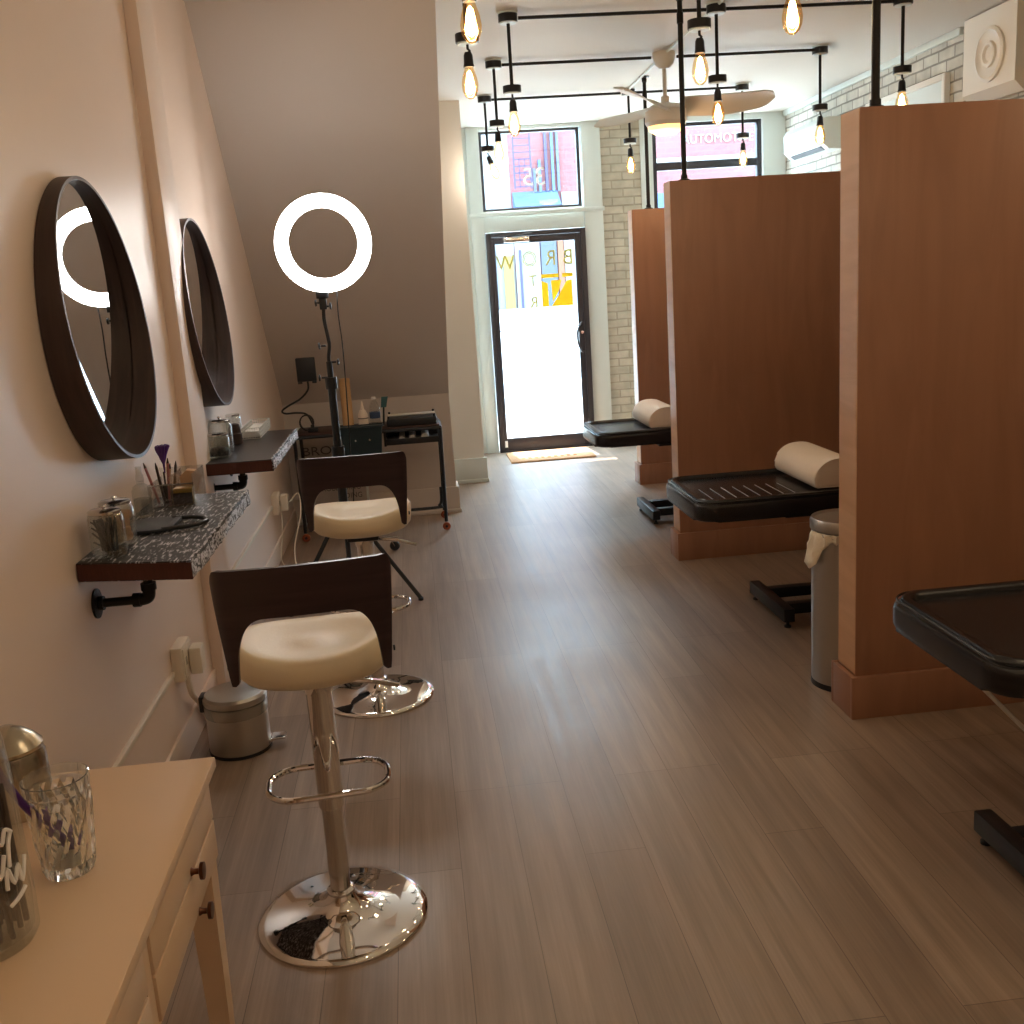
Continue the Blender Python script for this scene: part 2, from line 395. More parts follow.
# ------------------------------------------------------------------ room shell
XL, XR, YF, YB, ZC = -.93, 3.66, 9.9, -1.6, 3.0
bm = new(); box(bm, XL-.1, XR+.1, YB-.1, YF+.12, -.1, 0); struct('floor', bm, M['floor'])
bm = new(); box(bm, XL-.1, XR+.1, YB-.1, YF+.12, ZC, ZC+.1); struct('ceiling', bm, M['ceiling'])
bm = new(); box(bm, XL-.1, XL, YB-.1, YF+.12, 0, ZC); struct('wall_left', bm, M['wall'])
bm = new(); box(bm, XR, XR+.1, YB-.1, YF+.12, 0, ZC); struct('wall_right', bm, M['brick_r'])
bm = new(); box(bm, XL, XR, YB-.1, YB, 0, ZC); struct('wall_back', bm, M['wall'])
# front wall: brick pier pieces around the openings
DX0, DX1, DZ = .775, 1.712, 2.062            # door opening
WX0, WX1, WZ0, WZ1 = .771, 1.706, 2.258, 2.962   # light over the door
VX0, VX1, VZ0, VZ1 = 2.385, 3.44, .55, 2.95      # shop window
bm = new()
box(bm, .50, DX0-.005, YF, YF+.12, 0, ZC); box(bm, DX0-.005, DX1+.005, YF, YF+.12, DZ+.005, WZ0)
box(bm, DX0-.005, DX1+.005, YF, YF+.12, WZ1, ZC); box(bm, DX1+.005, 1.893, YF, YF+.12, 0, ZC)
struct('wall_front', bm, M['white'])
bm = new(); box(bm, 1.893, 2.27, YF, YF+.12, 0, ZC); struct('wall_front', bm, M['brick_f'])
bm = new(); box(bm, 2.27, VX0, YF-.02, YF+.12, 0, ZC); box(bm, VX1, XR, YF-.02, YF+.12, 0, ZC)
box(bm, VX0, VX1, YF-.02, YF+.12, 0, VZ0); box(bm, VX0, VX1, YF-.02, YF+.12, VZ1, ZC)
struct('wall_front', bm, M['white'])
# casings
bm = new()
box(bm, .655, .772, YF-.03, YF, 0, ZC, .003); box(bm, 1.716, 1.893, YF-.03, YF, 0, ZC, .003)
struct('trim_1', bm, M['white'])
bm = new(); box(bm, .64, 1.905, YF-.055, YF-.0305, 2.205, 2.245, .004); struct('trim_2', bm, M['white'])
bm = new(); box(bm, .772, 1.716, YF-.02, YF, 2.966, ZC, .002); struct('trim_3', bm, M['white'])
# vestibule stub wall on the left and the stair enclosure in front of it
bm = new(); box(bm, XL, .53, 8.44, YF, 0, ZC); struct('wall_vestibule', bm, M['whitewall'])
bm = new(); box(bm, XL, .55, 8.415, 8.44, 0, .205, .004); box(bm, XL, .556, 8.408, 8.44, 0, .03, .004); struct('baseboard_vestibule', bm, M['white'])
YS, ZS, YT = 7.35, .865, 5.43
bm = new()
prof = [(YS, 0), (YS, ZS), (YT, ZC), (YT+.35, ZC), (YS+.22, ZS+.12), (YS+.22, 0)]
A = [bm.verts.new((XL, y, z)) for y, z in prof]; xr = [.245, .24, .262, .262, .24, .245]
B = [bm.verts.new((x, y, z)) for x, (y, z) in zip(xr, prof)]
bm.faces.new(A[::-1]); bm.faces.new(B)
for i in range(6): bm.faces.new((A[i], A[(i+1) % 6], B[(i+1) % 6], B[i]))
struct('wall_stairs', bm, M['soffit'], smooth=False)
bm = new(); box(bm, XL, .262, YS-.02, YS, 0, .19, .004); box(bm, XL, .27, YS-.03, YS, 0, .028, .005)
box(bm, .245, .262, YS, YS+.2, 0, .19, .003); struct('baseboard_stairs', bm, M['soffit'])
# pilaster on the left wall
bm = new(); box(bm, XL, -.883, 4.15, 4.42, 0, ZC, .002); struct('trim_4', bm, M['wall'])
bm = new(); box(bm, XL, XL+.012, YB, 4.15, 0, .12, .003); box(bm, XL, XL+.012, 4.42, YS, 0, .12, .003); struct('baseboard_left', bm, M['wall'])
bm = new(); box(bm, XR-.015, XR, 3.5, YF-.03, 0, .16, .003); struct('baseboard_right', bm, M['white'])
# cove strip where right wall meets ceiling
bm = new(); box(bm, XR-.03, XR, 6.72, YF-.03, ZC-.045, ZC, .003); struct('trim_5', bm, M['white'])
# bulkhead with plaster rosette, right wall
bk = sempty('trim_6', (3.56, 6.245, 2.55))
bm = new(); prism(bm, [(-.0, -.0), (-.0, .44), (.10, .44), (.10, -.06), (.06, -.06)], -.285, .285, 'Y'); obj('bulkhead', bm, M['whitewall'], bk, smooth=False)
bm = new(); lathe(bm, [(.155, .0), (.155, -.012), (.135, -.018), (.12, -.008), (.075, -.006), (.07, -.018), (.055, -.02), (.04, -.008), (0, -.010)], (0, -.02, .19), 40, axis='X')
obj('rosette', bm, M['whitewall'], bk)
# white framed panel on right wall
wp = thing('wall_board', 'white framed board on the right brick wall above the partitions', 'board', (3.66, 7.47, 2.1))
bm = new(); box(bm, -.02, 0, -.56, .56, .04, .62); obj('panel', bm, M['white'], wp)
bm = new()
box(bm, -.04, 0, -.60, -.56, .0, .66, .003); box(bm, -.04, 0, .56, .60, .0, .66, .003); box(bm, -.04, 0, -.56, .56, .62, .66, .003); box(bm, -.04, 0, -.56, .56, .0, .04, .003)
obj('frame', bm, M['whitewall'], wp)

# door
dr = sempty('door_1', (DX0, 9.84, 0))
W = DX1-DX0
bm = new()
box(bm, 0, .05, 0, .06, 0, DZ, .002); box(bm, W-.05, W, 0, .06, 0, DZ, .002); box(bm, .05, W-.05, 0, .06, DZ-.04, DZ, .002); box(bm, .05, W-.05, .01, .06, 0, .012)
obj('door_frame', bm, M['alu'], dr)
bm = new()
box(bm, .05, .082, .012, .05, .014, DZ-.042, .002); box(bm, W-.105, W-.052, .012, .05, .014, DZ-.042, .002)
box(bm, .082, W-.105, .012, .05, 1.957, DZ-.042, .002); box(bm, .082, W-.105, .012, .05, .014, .133, .002)
obj('door_leaf', bm, M['alu'], dr)
bm = new(); box(bm, .078, W-.1, .028, .034, .13, 1.96); obj('door_glass', bm, M['glass'], dr)
bm = new(); cyl(bm, (.075, .0, 1.163), (W-.1, .0, 1.168), .006, n=10); box(bm, .066, .08, -.004, .02, 1.15, 1.176); box(bm, W-.105, W-.088, -.004, .02, 1.155, 1.181); obj('crash_bar', bm, M['alu'], dr)
bm = new(); tube(bm, smooth_path([(W-.07, .0, 1.19), (W-.09, -.03, 1.185), (W-.125, -.045, 1.12), (W-.13, -.05, 1.05), (W-.12, -.045, .98), (W-.09, -.03, .925), (W-.07, .0, .92)]), .010, 10); obj('handle', bm, M['alu'], dr)
bm = new(); lathe(bm, [(0, 0), (.015, 0), (.015, -.012), (0, -.014)], (W-.075, .012, 1.1), 16, axis='Y'); obj('lock', bm, M['chromeb'], dr)
bm = new(); box(bm, .16, .40, -.045, .01, 1.965, 2.015, .004); obj('door_closer', bm, M['chromeb'], dr)
bm = new(); tube(bm, [(.18, -.03, 2.02), (.42, -.10, 2.035), (.36, .0, 2.05)], .006, 8); obj('closer_arm', bm, M['blackmetal'], dr)
bm = new(); box(bm, .055, .08, -.006, .012, .05, .11); obj('floor_bolt', bm, M['whiteink'], dr)
gy = .0265
for ch, x, z, s, mt in (('B', .765, 1.80, .20, 'goldline'), ('R', .60, 1.80, .20, 'goldline'), ('O', .40, 1.80, .19, 'goldline'), ('W', .17, 1.78, .19, 'goldline'), ('T', .42, 1.60, .15, 'goldline'), ('R', .42, 1.40, .15, 'goldline')):
    text('lettering', ch, s, M[mt], dr, (x, gy, z), mirror=True, ext=.0004, outline=(ch in 'O'), xs=.9)
bm = new()
box(bm, .50, .665, gy-.001, gy, 1.625, 1.66)
box(bm, .70, .80, gy-.001, gy, 1.625, 1.66)
prism(bm, [(.50, 1.36), (.56, 1.36), (.56, 1.575), (.50, 1.60)], gy-.001, gy, 'Y')
prism(bm, [(.585, 1.36), (.79, 1.36), (.79, 1.60), (.74, 1.59), (.66, 1.46)], gy-.001, gy, 'Y')
prism(bm, [(.59, 1.60), (.69, 1.60), (.66, 1.50), (.60, 1.40)], gy-.001, gy, 'Y')
obj('logo', bm, M['gold'], dr, smooth=False)
text('small_lettering', 'Microblading', .055, M['cyanink'], dr, (.58, gy, 1.27), mirror=True, ext=.0004)

def window(name, x0, x1, z0, z1, mids=(), fr=.03):
    w = sempty(name, (x0, YF+.02, z0)); Wd, H = x1-x0, z1-z0
    bm = new(); box(bm, 0, fr, 0, .06, 0, H, .002); box(bm, Wd-fr, Wd, 0, .06, 0, H, .002)
    box(bm, fr, Wd-fr, 0, .06, 0, fr*.7, .002); box(bm, fr, Wd-fr, 0, .06, H-fr*.7, H, .002)
    for a, b in mids: box(bm, fr, Wd-fr, 0, .06, a-z0, b-z0, .002)
    obj('window_frame', bm, M['alu'], w)
    bm = new(); box(bm, fr*.8, Wd-fr*.8, .028, .034, fr*.5, H-fr*.5); obj('pane', bm, M['glass'], w)
    return w
w1 = window('window_1', WX0, WX1, WZ0, WZ1)
text('house_number', '35', .23, M['whiteink'], w1, (.50, .024, .285), mirror=True, ext=.0005)
w2 = window('window_2', VX0, VX1, VZ0, VZ1, ((2.535, 2.605),), .045)
bm = new(); box(bm, VX0-.03, VX1+.03, YF-.08, YF-.021, VZ0-.04, VZ0, .004); struct('trim_7', bm, M['white'])

# ------------------------------------------------------------------ partitions
def partition(nm, x0, y0, th, label, px):
    t = thing('partition', label, 'partition', ((x0+XR)/2, y0+th/2, 0), group='maple partitions between the treatment beds')
    hx = (XR-x0)/2-.001
    bm = new(); box(bm, -hx, hx, -th/2, th/2, .0, 2.07, .001); obj('panel', bm, M['maple'], t)
    bm = new(); box(bm, -hx-.002, -hx, -th/2+.004, th/2-.004, .165, 2.068); obj('end_cap', bm, M['maple_lit'], t)
    bm = new(); box(bm, -hx-.02, hx, -th/2-.018, -th/2, 0, .158, .002); box(bm, -hx-.02, -hx-.0025, -th/2, th/2, 0, .158, .002); box(bm, -hx-.02, hx, th/2, th/2+.018, 0, .158, .002)
    obj('base_board', bm, M['maple'], t)
    p = thing('ceiling_post', px[2], 'post', (px[0], y0+th/2, 2.071), group='black posts between partitions and ceiling')
    bm = new(); cyl(bm, (0, 0, .006), (0, 0, .922), .0135, n=16); obj('pole', bm, M['blackpipe'], p)
    bm = new(); lathe(bm, [(.032, 0), (.032, .006), (.018, .012), (.018, .03)], n=20); obj('flange', bm, M['blackpipe'], p)
    bm = new(); lathe(bm, [(.018, .89), (.018, .918), (.038, .922), (.038, .928)], n=20); obj('flange', bm, M['blackpipe'], p)
    bm = new(); cyl(bm, (0, 0, .78), (0, 0, .83), .0175, n=16); obj('coupling', bm, M['blackpipe'], p)
partition('a', 1.472, 3.318, .15, 'nearest maple wood partition, with the tall steel bin at its far side', (1.556, 0, 'black post standing on top of the nearest partition'))
partition('b', 1.428, 5.554, .14, 'middle maple wood partition, behind the bed with striped seams', (1.525, 0, 'black post standing on top of the middle partition'))
partition('c', 1.705, 7.774, .14, 'farthest maple partition, beside the whitewashed brick pier', (1.849, 0, 'black post standing on top of the farthest partition'))

# ------------------------------------------------------------------ pendants and conduit
def make_pendant():
    t = thing('pendant_light', '', 'pendant light', (0, 0, ZC))
    bm = new(); lathe(bm, [(.052, -.008), (.052, -.045), (.048, -.048), (0, -.048)], n=28); obj('ceiling_box', bm, M['blackmetal'], t)
    bm = new(); lathe(bm, [(.055, 0), (.055, -.008), (0, -.008)], n=28); lathe(bm, [(.046, -.048), (.044, -.054), (0, -.054)], n=28); obj('cover_ring', bm, M['white'], t)
    bm = new(); cyl(bm, (0, 0, -.054), (0, 0, -.372), .0095, n=12); obj('rod', bm, M['blackpipe'], t)
    bm = new(); lathe(bm, [(.012, -.36), (.05, -.366), (.05, -.40), (0, -.402)], n=28); b = obj('lower_box', bm, M['blackmetal'], t)
    bm = new(); lathe(bm, [(.044, -.402), (.042, -.408), (0, -.408)], n=28); obj('box_lid', bm, M['white'], b)
    bm = new(); tube(bm, [(0, 0, -.408), (0, 0, -.425), (.008, 0, -.432), (.002, 0, -.445)], .006, 8); obj('swivel', bm, M['blackmetal'], t)
    bm = new(); lathe(bm, [(0, -.436), (.014, -.438), (.019, -.45), (.021, -.485), (.024, -.498), (.0, -.498)], n=20); obj('socket', bm, M['blackmetal'], t)
    bm = new(); lathe(bm, [(.017, -.496), (.021, -.51), (.031, -.54), (.0355, -.568), (.033, -.592), (.024, -.612), (.011, -.623), (0, -.625)], n=24); b = obj('bulb', bm, M['bulbglass'], t)
    bm = new(); lathe(bm, [(0, -.508), (.010, -.52), (.016, -.55), (.0175, -.575), (.012, -.597), (0, -.605)], n=12); obj('filament', bm, M['filament'], b)
    return t
pend = make_pendant()
LAMP = 3.7
def add_lamp(p, e=1.):
    l = bpy.data.lights.new('bulb_light', 'POINT'); l.energy = LAMP*e; l.color = (1., .91, .82); l.shadow_soft_size = .03
    o = bpy.data.objects.new('bulb_light', l); COL.objects.link(o); o.parent = p; o.location = (0, 0, -.57)
spots = [
 (.66, 5.88, 'bulb pendant at the left end of the nearest cross conduit'),
 (1.795, 5.88, 'bulb pendant at the middle of the nearest cross conduit'),
 (2.85, 5.88, 'bulb pendant in front of the white wall board, over the nearest partition'),
 (.68, 7.05, 'bulb pendant at the left end of the middle cross conduit'),
 (2.87, 7.10, 'bulb pendant hanging in front of the white air conditioner'),
 (.715, 8.3, 'small far bulb pendant at the left end of the farthest conduit, bulb tilted'),
 (1.828, 8.3, 'small far bulb pendant hanging in front of the brick pier'),
 (2.745, 8.35, 'small far bulb pendant in front of the shop window'),
 (.345, 4.66, 'large bulb pendant hanging lowest at the top left, beside the stair soffit edge'),
 (1.33, 4.60, 'large bulb pendant just right of the post on the middle partition'),
 (.285, 3.63, 'large amber bulb cut by the top edge of the photo, above the left lowest bulb'),
 (1.405, 3.72, 'large amber bulb cut by the top edge of the photo, right of the middle posts'),
]
for i, (x, y, lb) in enumerate(spots):
    if i == 0:
        p = pend; p.location = (x, y, ZC); p['label'] = lb; p['group'] = 'bare bulb ceiling pendants'
    else: p = dup(pend, (x, y, ZC), 0, lb, 'bare bulb ceiling pendants')
    if i == 5:
        for c in p.children:
            if c.name.startswith(('bulb', 'socket')):
                c.rotation_euler = (0, -.35, 0); c.location = (.436*math.sin(-.35)*-1*-1*0+ -.436*math.sin(.35)*-1*-1, 0, -.436*(1-math.cos(.35)))
for i, (x, y, lb) in enumerate(spots):
    pass
for o in [o for o in list(COL.objects) if o.name.startswith('pendant_light')]: add_lamp(o)
ROOMFILL = [(.345, 1.9), (1.4, 1.9), (.3, .3), (1.4, .3), (2.5, 2.6), (2.5, .5)]  # extra pendants out of view, added to fill the near room with light
for x, y in ROOMFILL:
    p = dup(pend, (x, y, ZC), 0, 'bare bulb pendant out of view, added as fill light over the near floor', 'bare bulb pendants over the near floor')
    add_lamp(p, 1.3)

def conduit(pts, label, r=.0095):
    bm = new(); tube(bm, pts, r, 10)
    o = obj('conduit', bm, M['blackpipe']); tag(o, label, 'conduit', 'black surface conduits on the ceiling'); return o
zc = ZC-.028
for y, xa, xb, lb, mid in ((5.88, .715, 2.795, 'black cross conduit on the ceiling nearest the camera', 1.795), (7.06, .735, 2.815, 'black cross conduit on the ceiling passing above the fan', None), (8.32, .77, 2.69, 'black cross conduit on the ceiling nearest the front windows', 1.828)):
    if mid: tag(obj('conduit', (lambda b: (cyl(b, (xa, y, zc), (mid-.056, y, zc), .0095, n=10), cyl(b, (mid+.056, y, zc), (xb, y, zc), .0095, n=10), b)[2])(new()), M['blackpipe']), lb, 'conduit', 'black surface conduits on the ceiling')
    else: tag(obj('conduit', (lambda b: (cyl(b, (xa, y, zc), (1.715, y, zc), .0095, n=10), cyl(b, (1.885, y, zc), (xb, y, zc), .0095, n=10), b)[2])(new()), M['blackpipe']), lb, 'conduit', 'black surface conduits on the ceiling')
bm = new(); tube(bm, [(1.795, 5.94, ZC-.012), (1.80, 6.97, ZC-.012)], .008, 10); tube(bm, [(1.805, 7.15, ZC-.012), (1.826, 8.24, ZC-.012)], .008, 10); tube(bm, [(1.795, 5.82, ZC-.012), (1.78, 5.2, ZC-.012), (1.4, 3.78, ZC-.012)], .008, 10)
tag(obj('conduit', bm, M['white'], None), 'white conduit running lengthwise along the ceiling between black ones', 'conduit')

# ceiling speaker
cs = thing('ceiling_speaker', 'round white grille flush in the ceiling at the top edge', 'speaker', (1.36, 5.46, ZC))
bm = new(); lathe(bm, [(.12, 0), (.12, -.008), (.10, -.012), (.098, -.006), (0, -.006)], n=40); obj('rim', bm, M['white'], cs)
bm = new(); lathe(bm, [(.097, -.0065), (.09, -.009), (0, -.012)], n=40); obj('grille', bm, mat('grey_grille', srgb(190, 188, 196), .6, noise=.05, nscale=200), cs)

# ------------------------------------------------------------------ fan
fan = thing('ceiling_fan', 'white three blade ceiling fan with a warm lamp underneath', 'ceiling fan', (1.80, 7.06, ZC))
bm = new(); lathe(bm, [(.075, 0), (.075, -.02), (.062, -.07), (.03, -.10), (0, -.10)], n=32); obj('canopy', bm, M['fanwhite'], fan)
bm = new(); cyl(bm, (0, 0, -.10), (0, 0, -.29), .014, n=14); cyl(bm, (0, 0, -.27), (0, 0, -.33), .028, n=16); obj('downrod', bm, M['fanwhite'], fan)
bm = new(); lathe(bm, [(.03, -.31), (.10, -.325), (.135, -.36), (.138, -.43), (.12, -.455), (0, -.455)], n=40); obj('motor_housing', bm, M['fanwhite'], fan)
bm = new(); lathe(bm, [(.118, -.455), (.112, -.48), (.07, -.505), (0, -.512)], n=40); obj('lamp_shade', bm, M['fanlamp'], fan)
def blade(ang, tw):
    bm = new(); n = 18; up, dn = [], []
    for i in range(n+1):
        u = i/n; x = .11+.62*u
        w = .085+.025*math.sin(min(1, u*1.25)*PI*.7)
        if u > .86: w *= math.sqrt(max(0., 1-((u-.86)/.14)**2))*.9+.04
        zc_ = -.335-.03*math.sin(u*PI)*.5+.02*u
        th = tw*(1-.35*u); ring = []
        for s in (-1, -.5, 0, .5, 1):
            yy = s*w; ring.append((x, yy*math.cos(th), zc_+yy*math.sin(th)-.012*(1-s*s)*-1))
        up.append([bm.verts.new((a, b, c+.004)) for a, b, c in ring]); dn.append([bm.verts.new((a, b, c-.004)) for a, b, c in ring])
    for i in range(n):
        for j in range(4):
            bm.faces.new((up[i][j], up[i][j+1], up[i+1][j+1], up[i+1][j])); bm.faces.new((dn[i][j], dn[i+1][j], dn[i+1][j+1], dn[i][j+1]))
        bm.faces.new((up[i][0], up[i+1][0], dn[i+1][0], dn[i][0])); bm.faces.new((up[i][4], dn[i][4], dn[i+1][4], up[i+1][4]))
    bm.faces.new([*up[0], *dn[0][::-1]]); bm.faces.new([*up[-1][::-1], *dn[-1]])
    bm.transform(Matrix.Rotation(ang, 4, 'Z'))
    obj('blade', bm, M['fanwhite'], fan)
for a in (-4, 116, 236): blade(math.radians(a), -.55)

# ------------------------------------------------------------------ air conditioner
ac = thing('air_conditioner', 'white wall mounted air conditioner beside the front window', 'air conditioner', (XR, 8.92, 2.50))
bm = new(); prism(bm, [(0, 0), (-.15, 0), (-.215, .06), (-.22, .20), (-.19, .245), (0, .25)], -.42, .42, 'Y'); obj('body', bm, M['white'], ac, smooth=False)
bm = new(); box(bm, -.224, -.2185, -.40, .40, .075, .195, .001); obj('front_cover', bm, M['white'], ac)
bm = new(); prism(bm, [(-.150, -.001), (-.185, .026), (-.187, .023), (-.152, -.004)], -.34, .34, 'Y'); obj('air_flap', bm, M['blk'], ac, smooth=False)

# ------------------------------------------------------------------ stools
def make_stool():
    t = thing('bar_stool', '', 'bar stool')
    bm = new(); lathe(bm, [(0, .0), (.222, .0), (.223, .004), (.221, .009), (.20, .014), (.15, .020), (.10, .028), (.065, .040), (.042, .058), (.034, .078), (0, .079)], n=72)
    obj('base', bm, M['chrome'], t, angle=60)
    bm = new(); lathe(bm, [(.036, .072), (.0365, .08), (.031, .084), (.0265, .086), (.0265, .34), (0, .34)], n=32); obj('lower_column', bm, M['chromeb'], t)
    bm = new(); lathe(bm, [(0, .318), (.031, .318), (.0325, .322), (.0325, .63), (.036, .635), (.036, .66), (0, .66)], n=32); obj('upper_column', bm, M['chrome'], t)
    bm = new(); tube(bm, [(x, y, .383) for x, y in rrect(-.152, .152, -.078, .105, .075, 8)], .0085, 10, closed=True); obj('footrest', bm, M['chrome'], t)
    # seat pan and lever
    bm = new(); box(bm, -.06, .06, -.06, .08, .662, .690, .006); obj('mounting_plate', bm, M['blackmetal'], t)
    bm = new(); tube(bm, smooth_path([(.03, 0, .655), (.09, -.01, .652), (.14, .0, .64), (.20, .02, .615)], 4), .0065, 10); obj('lever', bm, M['chrome'], t)
    # cushion
    bm = new(); n = 64; cy = -.022
    def se(a, R, sx, sy):
        c, s = math.cos(a), math.sin(a); e = 2/2.3
        return R*sx*math.copysign(abs(c)**e, c), R*sy*math.copysign(abs(s)**e, s)
    prof = [(.0, .690), (.45, .690), (.72, .700), (.90, .714), (.975, .730), (1., .750), (.985, .772), (.95, .787), (.88, .793), (.70, .790), (.45, .785), (.2, .782), (0, .781)]
    rings = []
    for R, z in prof:
        if R == 0: rings.append([bm.verts.new((0, cy, z))]); continue
        ring = []
        for j in range(n):
            a = 2*PI*j/n; x, y = se(a, R, .194, .190)
            dz = (.030*(x/.19)**2*R-.010) if z > .74 else 0
            ring.append(bm.verts.new((x, y+cy, z+dz)))
        rings.append(ring)
    for i in range(len(rings)-1):
        a, b = rings[i], rings[i+1]
        for j in range(n):
            q = (j+1) % n
            if len(a) == 1: bm.faces.new((a[0], b[q], b[j]))
            elif len(b) == 1: bm.faces.new((a[j], a[q], b[0]))
            else: bm.faces.new((a[j], a[q], b[q], b[j]))
    obj('seat', bm, M['cream'], t, angle=80)
    # bent plywood back: gently curved plate with turned-in wings, legs either side of the opening
    bm = new(); N = 120; SM = .212; rows = 12
    def plan(sv):
        a = abs(sv); sg = 1 if sv >= 0 else -1
        if a < .160: return sg*a, .45*a*a, sg*.9*a
        th0 = math.atan(.9*.160); u = (a-.160)/.052; th = th0+u*math.radians(62)
        x, y = .160, .45*.160**2; k = 10
        for q in range(k):
            tt = th0+(u*(q+.5)/k)*math.radians(62); x += math.cos(tt)*(a-.160)/k; y += math.sin(tt)*(a-.160)/k
        return sg*x, y, sg*math.tan(min(th, 1.4))
    def lim(sv):
        a = abs(sv)
        zt = 1.032-(0 if a < .185 else .030*((a-.185)/.027)**2.5)
        if a < .085: zb = .915
        elif a < .160: u = (a-.085)/.075; zb = .915-.15*(1-(1-u**2.6)**(1/2.2))
        elif a < .170: zb = .765-.010*((a-.160)/.01)
        elif a < .182: zb = .755
        else: zb = .755+.235*((a-.182)/.030)**.85
        return zt, min(zb, zt-.003)
    svals = [SM*(-1+2*i/N) for i in range(N+1)]
    F, K = [], []
    for sv in svals:
        zt, zb = lim(sv); x, y, sl = plan(sv); nn = math.hypot(1, sl); nx, ny = -sl/nn, 1/nn; cf, ck = [], []
        if sv < 0: pass
        for j in range(rows+1):
            z = zb+(zt-zb)*j/rows; lean = .030*(z-.76)/.27; sc = 1-.0*(1.03-z)
            cf.append(bm.verts.new((x*sc, -.243+y-lean, z))); ck.append(bm.verts.new((x*sc+nx*.013, -.243+y-lean+ny*.013, z)))
        F.append(cf); K.append(ck)
    for i in range(N):
        for j in range(rows):
            bm.faces.new((F[i][j], F[i+1][j], F[i+1][j+1], F[i][j+1])); bm.faces.new((K[i][j], K[i][j+1], K[i+1][j+1], K[i+1][j]))
        bm.faces.new((F[i][0], K[i][0], K[i+1][0], F[i+1][0])); bm.faces.new((F[i][-1], F[i+1][-1], K[i+1][-1], K[i][-1]))
    for e in (0, N):
        for j in range(rows): bm.faces.new((F[e][j], F[e][j+1], K[e][j+1], K[e][j]))
    obj('backrest', bm, M['walnut'], t, angle=50)
    bm = new()
    for s in (-1, 1): lathe(bm, [(0, 0), (.007, 0), (.007, .004), (0, .006)], (s*.188, -.19, .79), 12, axis='X')
    obj('bolt', bm, M['blackmetal'], t)
    return t
st = make_stool(); st.location = (-.302, 2.47, 0); st.rotation_euler = (0, 0, math.radians(4.5)); st['label'] = 'nearest bar stool, cream seat and dark wood back on a chrome pedestal'; st['group'] = 'cream bar stools'
dup(st, (-.245, 3.965, 0), math.radians(-1), 'farther bar stool, cream seat, standing in front of the black ring light stand')

# ------------------------------------------------------------------ mirrors
def make_mirror():
    t = thing('round_mirror', '', 'mirror')
    R = .404; n = 96; d0, d1 = .072, -.078     # depth = d0 + d1*(z/R)*...
    bm = new(); rings = []
    for rr_, kind in ((R, 'b'), (R, 'f'), (R-.010, 'f'), (R-.010, 'g')):
        ring = []
        for j in range(n):
            a = 2*PI*j/n; y, z = rr_*math.cos(a), rr_*math.sin(a)
            x = {'b': .002, 'f': d0+d1*z, 'g': .018}[kind]
            ring.append(bm.verts.new((x, y, z)))
        rings.append(ring)
    for i in range(3):
        a, b = rings[i], rings[i+1]
        for j in range(n): bm.faces.new((a[j], a[(j+1) % n], b[(j+1) % n], b[j]))
    obj('frame', bm, M['walnutv'], t, angle=40)
    bm = new(); lathe(bm, [(0, .008), (R-.0105, .008), (R-.0105, .019), (0, .019)], n=96, axis='X'); bm.transform(Matrix.Rotation(math.radians(.5), 4, 'Z')); obj('mirror_glass', bm, M['mirror'], t)
    return t
mr = make_mirror(); mr.location = (XL, 3.155, 1.568); mr['label'] = 'nearer round mirror with deep dark frame, reflecting the ring light'; mr['group'] = 'round wall mirrors'
dup(mr, (XL, 4.70, 1.555), 0, 'farther round mirror with deep dark frame, above the far shelf')

# ------------------------------------------------------------------ shelves
def shelf(y0, label, top, sk, brackets):
    t = thing('wall_shelf', label, 'shelf', (XL, y0, .90), group='timber shelves under the mirrors')
    L_ = .97
    bm = new(); random.seed(int(y0*10))
    xs = [0.002]+[.318+random.uniform(-.004, .004) for _ in range(30)]
    n = 29; poly = [(0.002, L_), (0.002, sk)]
    front = [(.318+random.uniform(-.005, .004), L_*i/n) for i in range(n+1)]
    poly = poly+front
    prism(bm, poly, 0, .05, 'Z'); obj('plank', bm, M[top], t, smooth=False)
    bm = new(); prism(bm, [(0.003, .002), (.316, .002), (.316, .046), (0.003, .048)], -.003, .0, 'Y'); [setattr(v.co, 'y', v.co.y+sk*(1-v.co.x/.318)) for v in bm.verts]; obj('end_grain', bm, M['shelf_end'], t, smooth=False)
    bm = new()
    for i in range(n):
        a, b = front[i], front[i+1]
        vs = [bm.verts.new((a[0]+.003, a[1], .002+random.uniform(0, .006))), bm.verts.new((b[0]+.003, b[1], .002+random.uniform(0, .006))), bm.verts.new((b[0]-.001, b[1], .0515)), bm.verts.new((a[0]-.001, a[1], .0515))]
        vi = [bm.verts.new((v.co.x-.006, v.co.y, v.co.z)) for v in vs]
        bm.faces.new(vs); bm.faces.new(vi[::-1])
        for q in range(4): bm.faces.new((vs[q], vi[q], vi[(q+1) % 4], vs[(q+1) % 4]))
    obj('chipped_edge', bm, M['shelf_edge'], t, smooth=False)
    for yb in brackets:
        bm = new(); y = yb-y0
        lathe(bm, [(0, .0), (.042, .0), (.042, .006), (.02, .008), (.02, .022), (0, .022)], (0, y, -.095), 24, axis='X')
        cyl(bm, (.02, y, -.095), (.11, y, -.095), .0125, n=16)
        cyl(bm, (.102, y, -.095), (.122, y, -.095), .020, n=16)
        tube(bm, smooth_path([(.118, y, -.095), (.138, y, -.092), (.146, y, -.082), (.148, y, -.062)], 5), .0175, 16)
        cyl(bm, (.148, y, -.068), (.148, y, -.048), .021, n=16); cyl(bm, (.148, y, -.05), (.148, y, -.001), .0125, n=16)
        obj('pipe_bracket', bm, M['blackpipe'], t)
shelf(2.66, 'nearer wall shelf, black with worn pale flecks, on a black pipe bracket', 'shelf', .075, (2.85, 3.45))
shelf(4.31, 'farther wall shelf, plain dark top with a pale chipped front edge', 'shelf_far', .0, (4.56, 5.1))

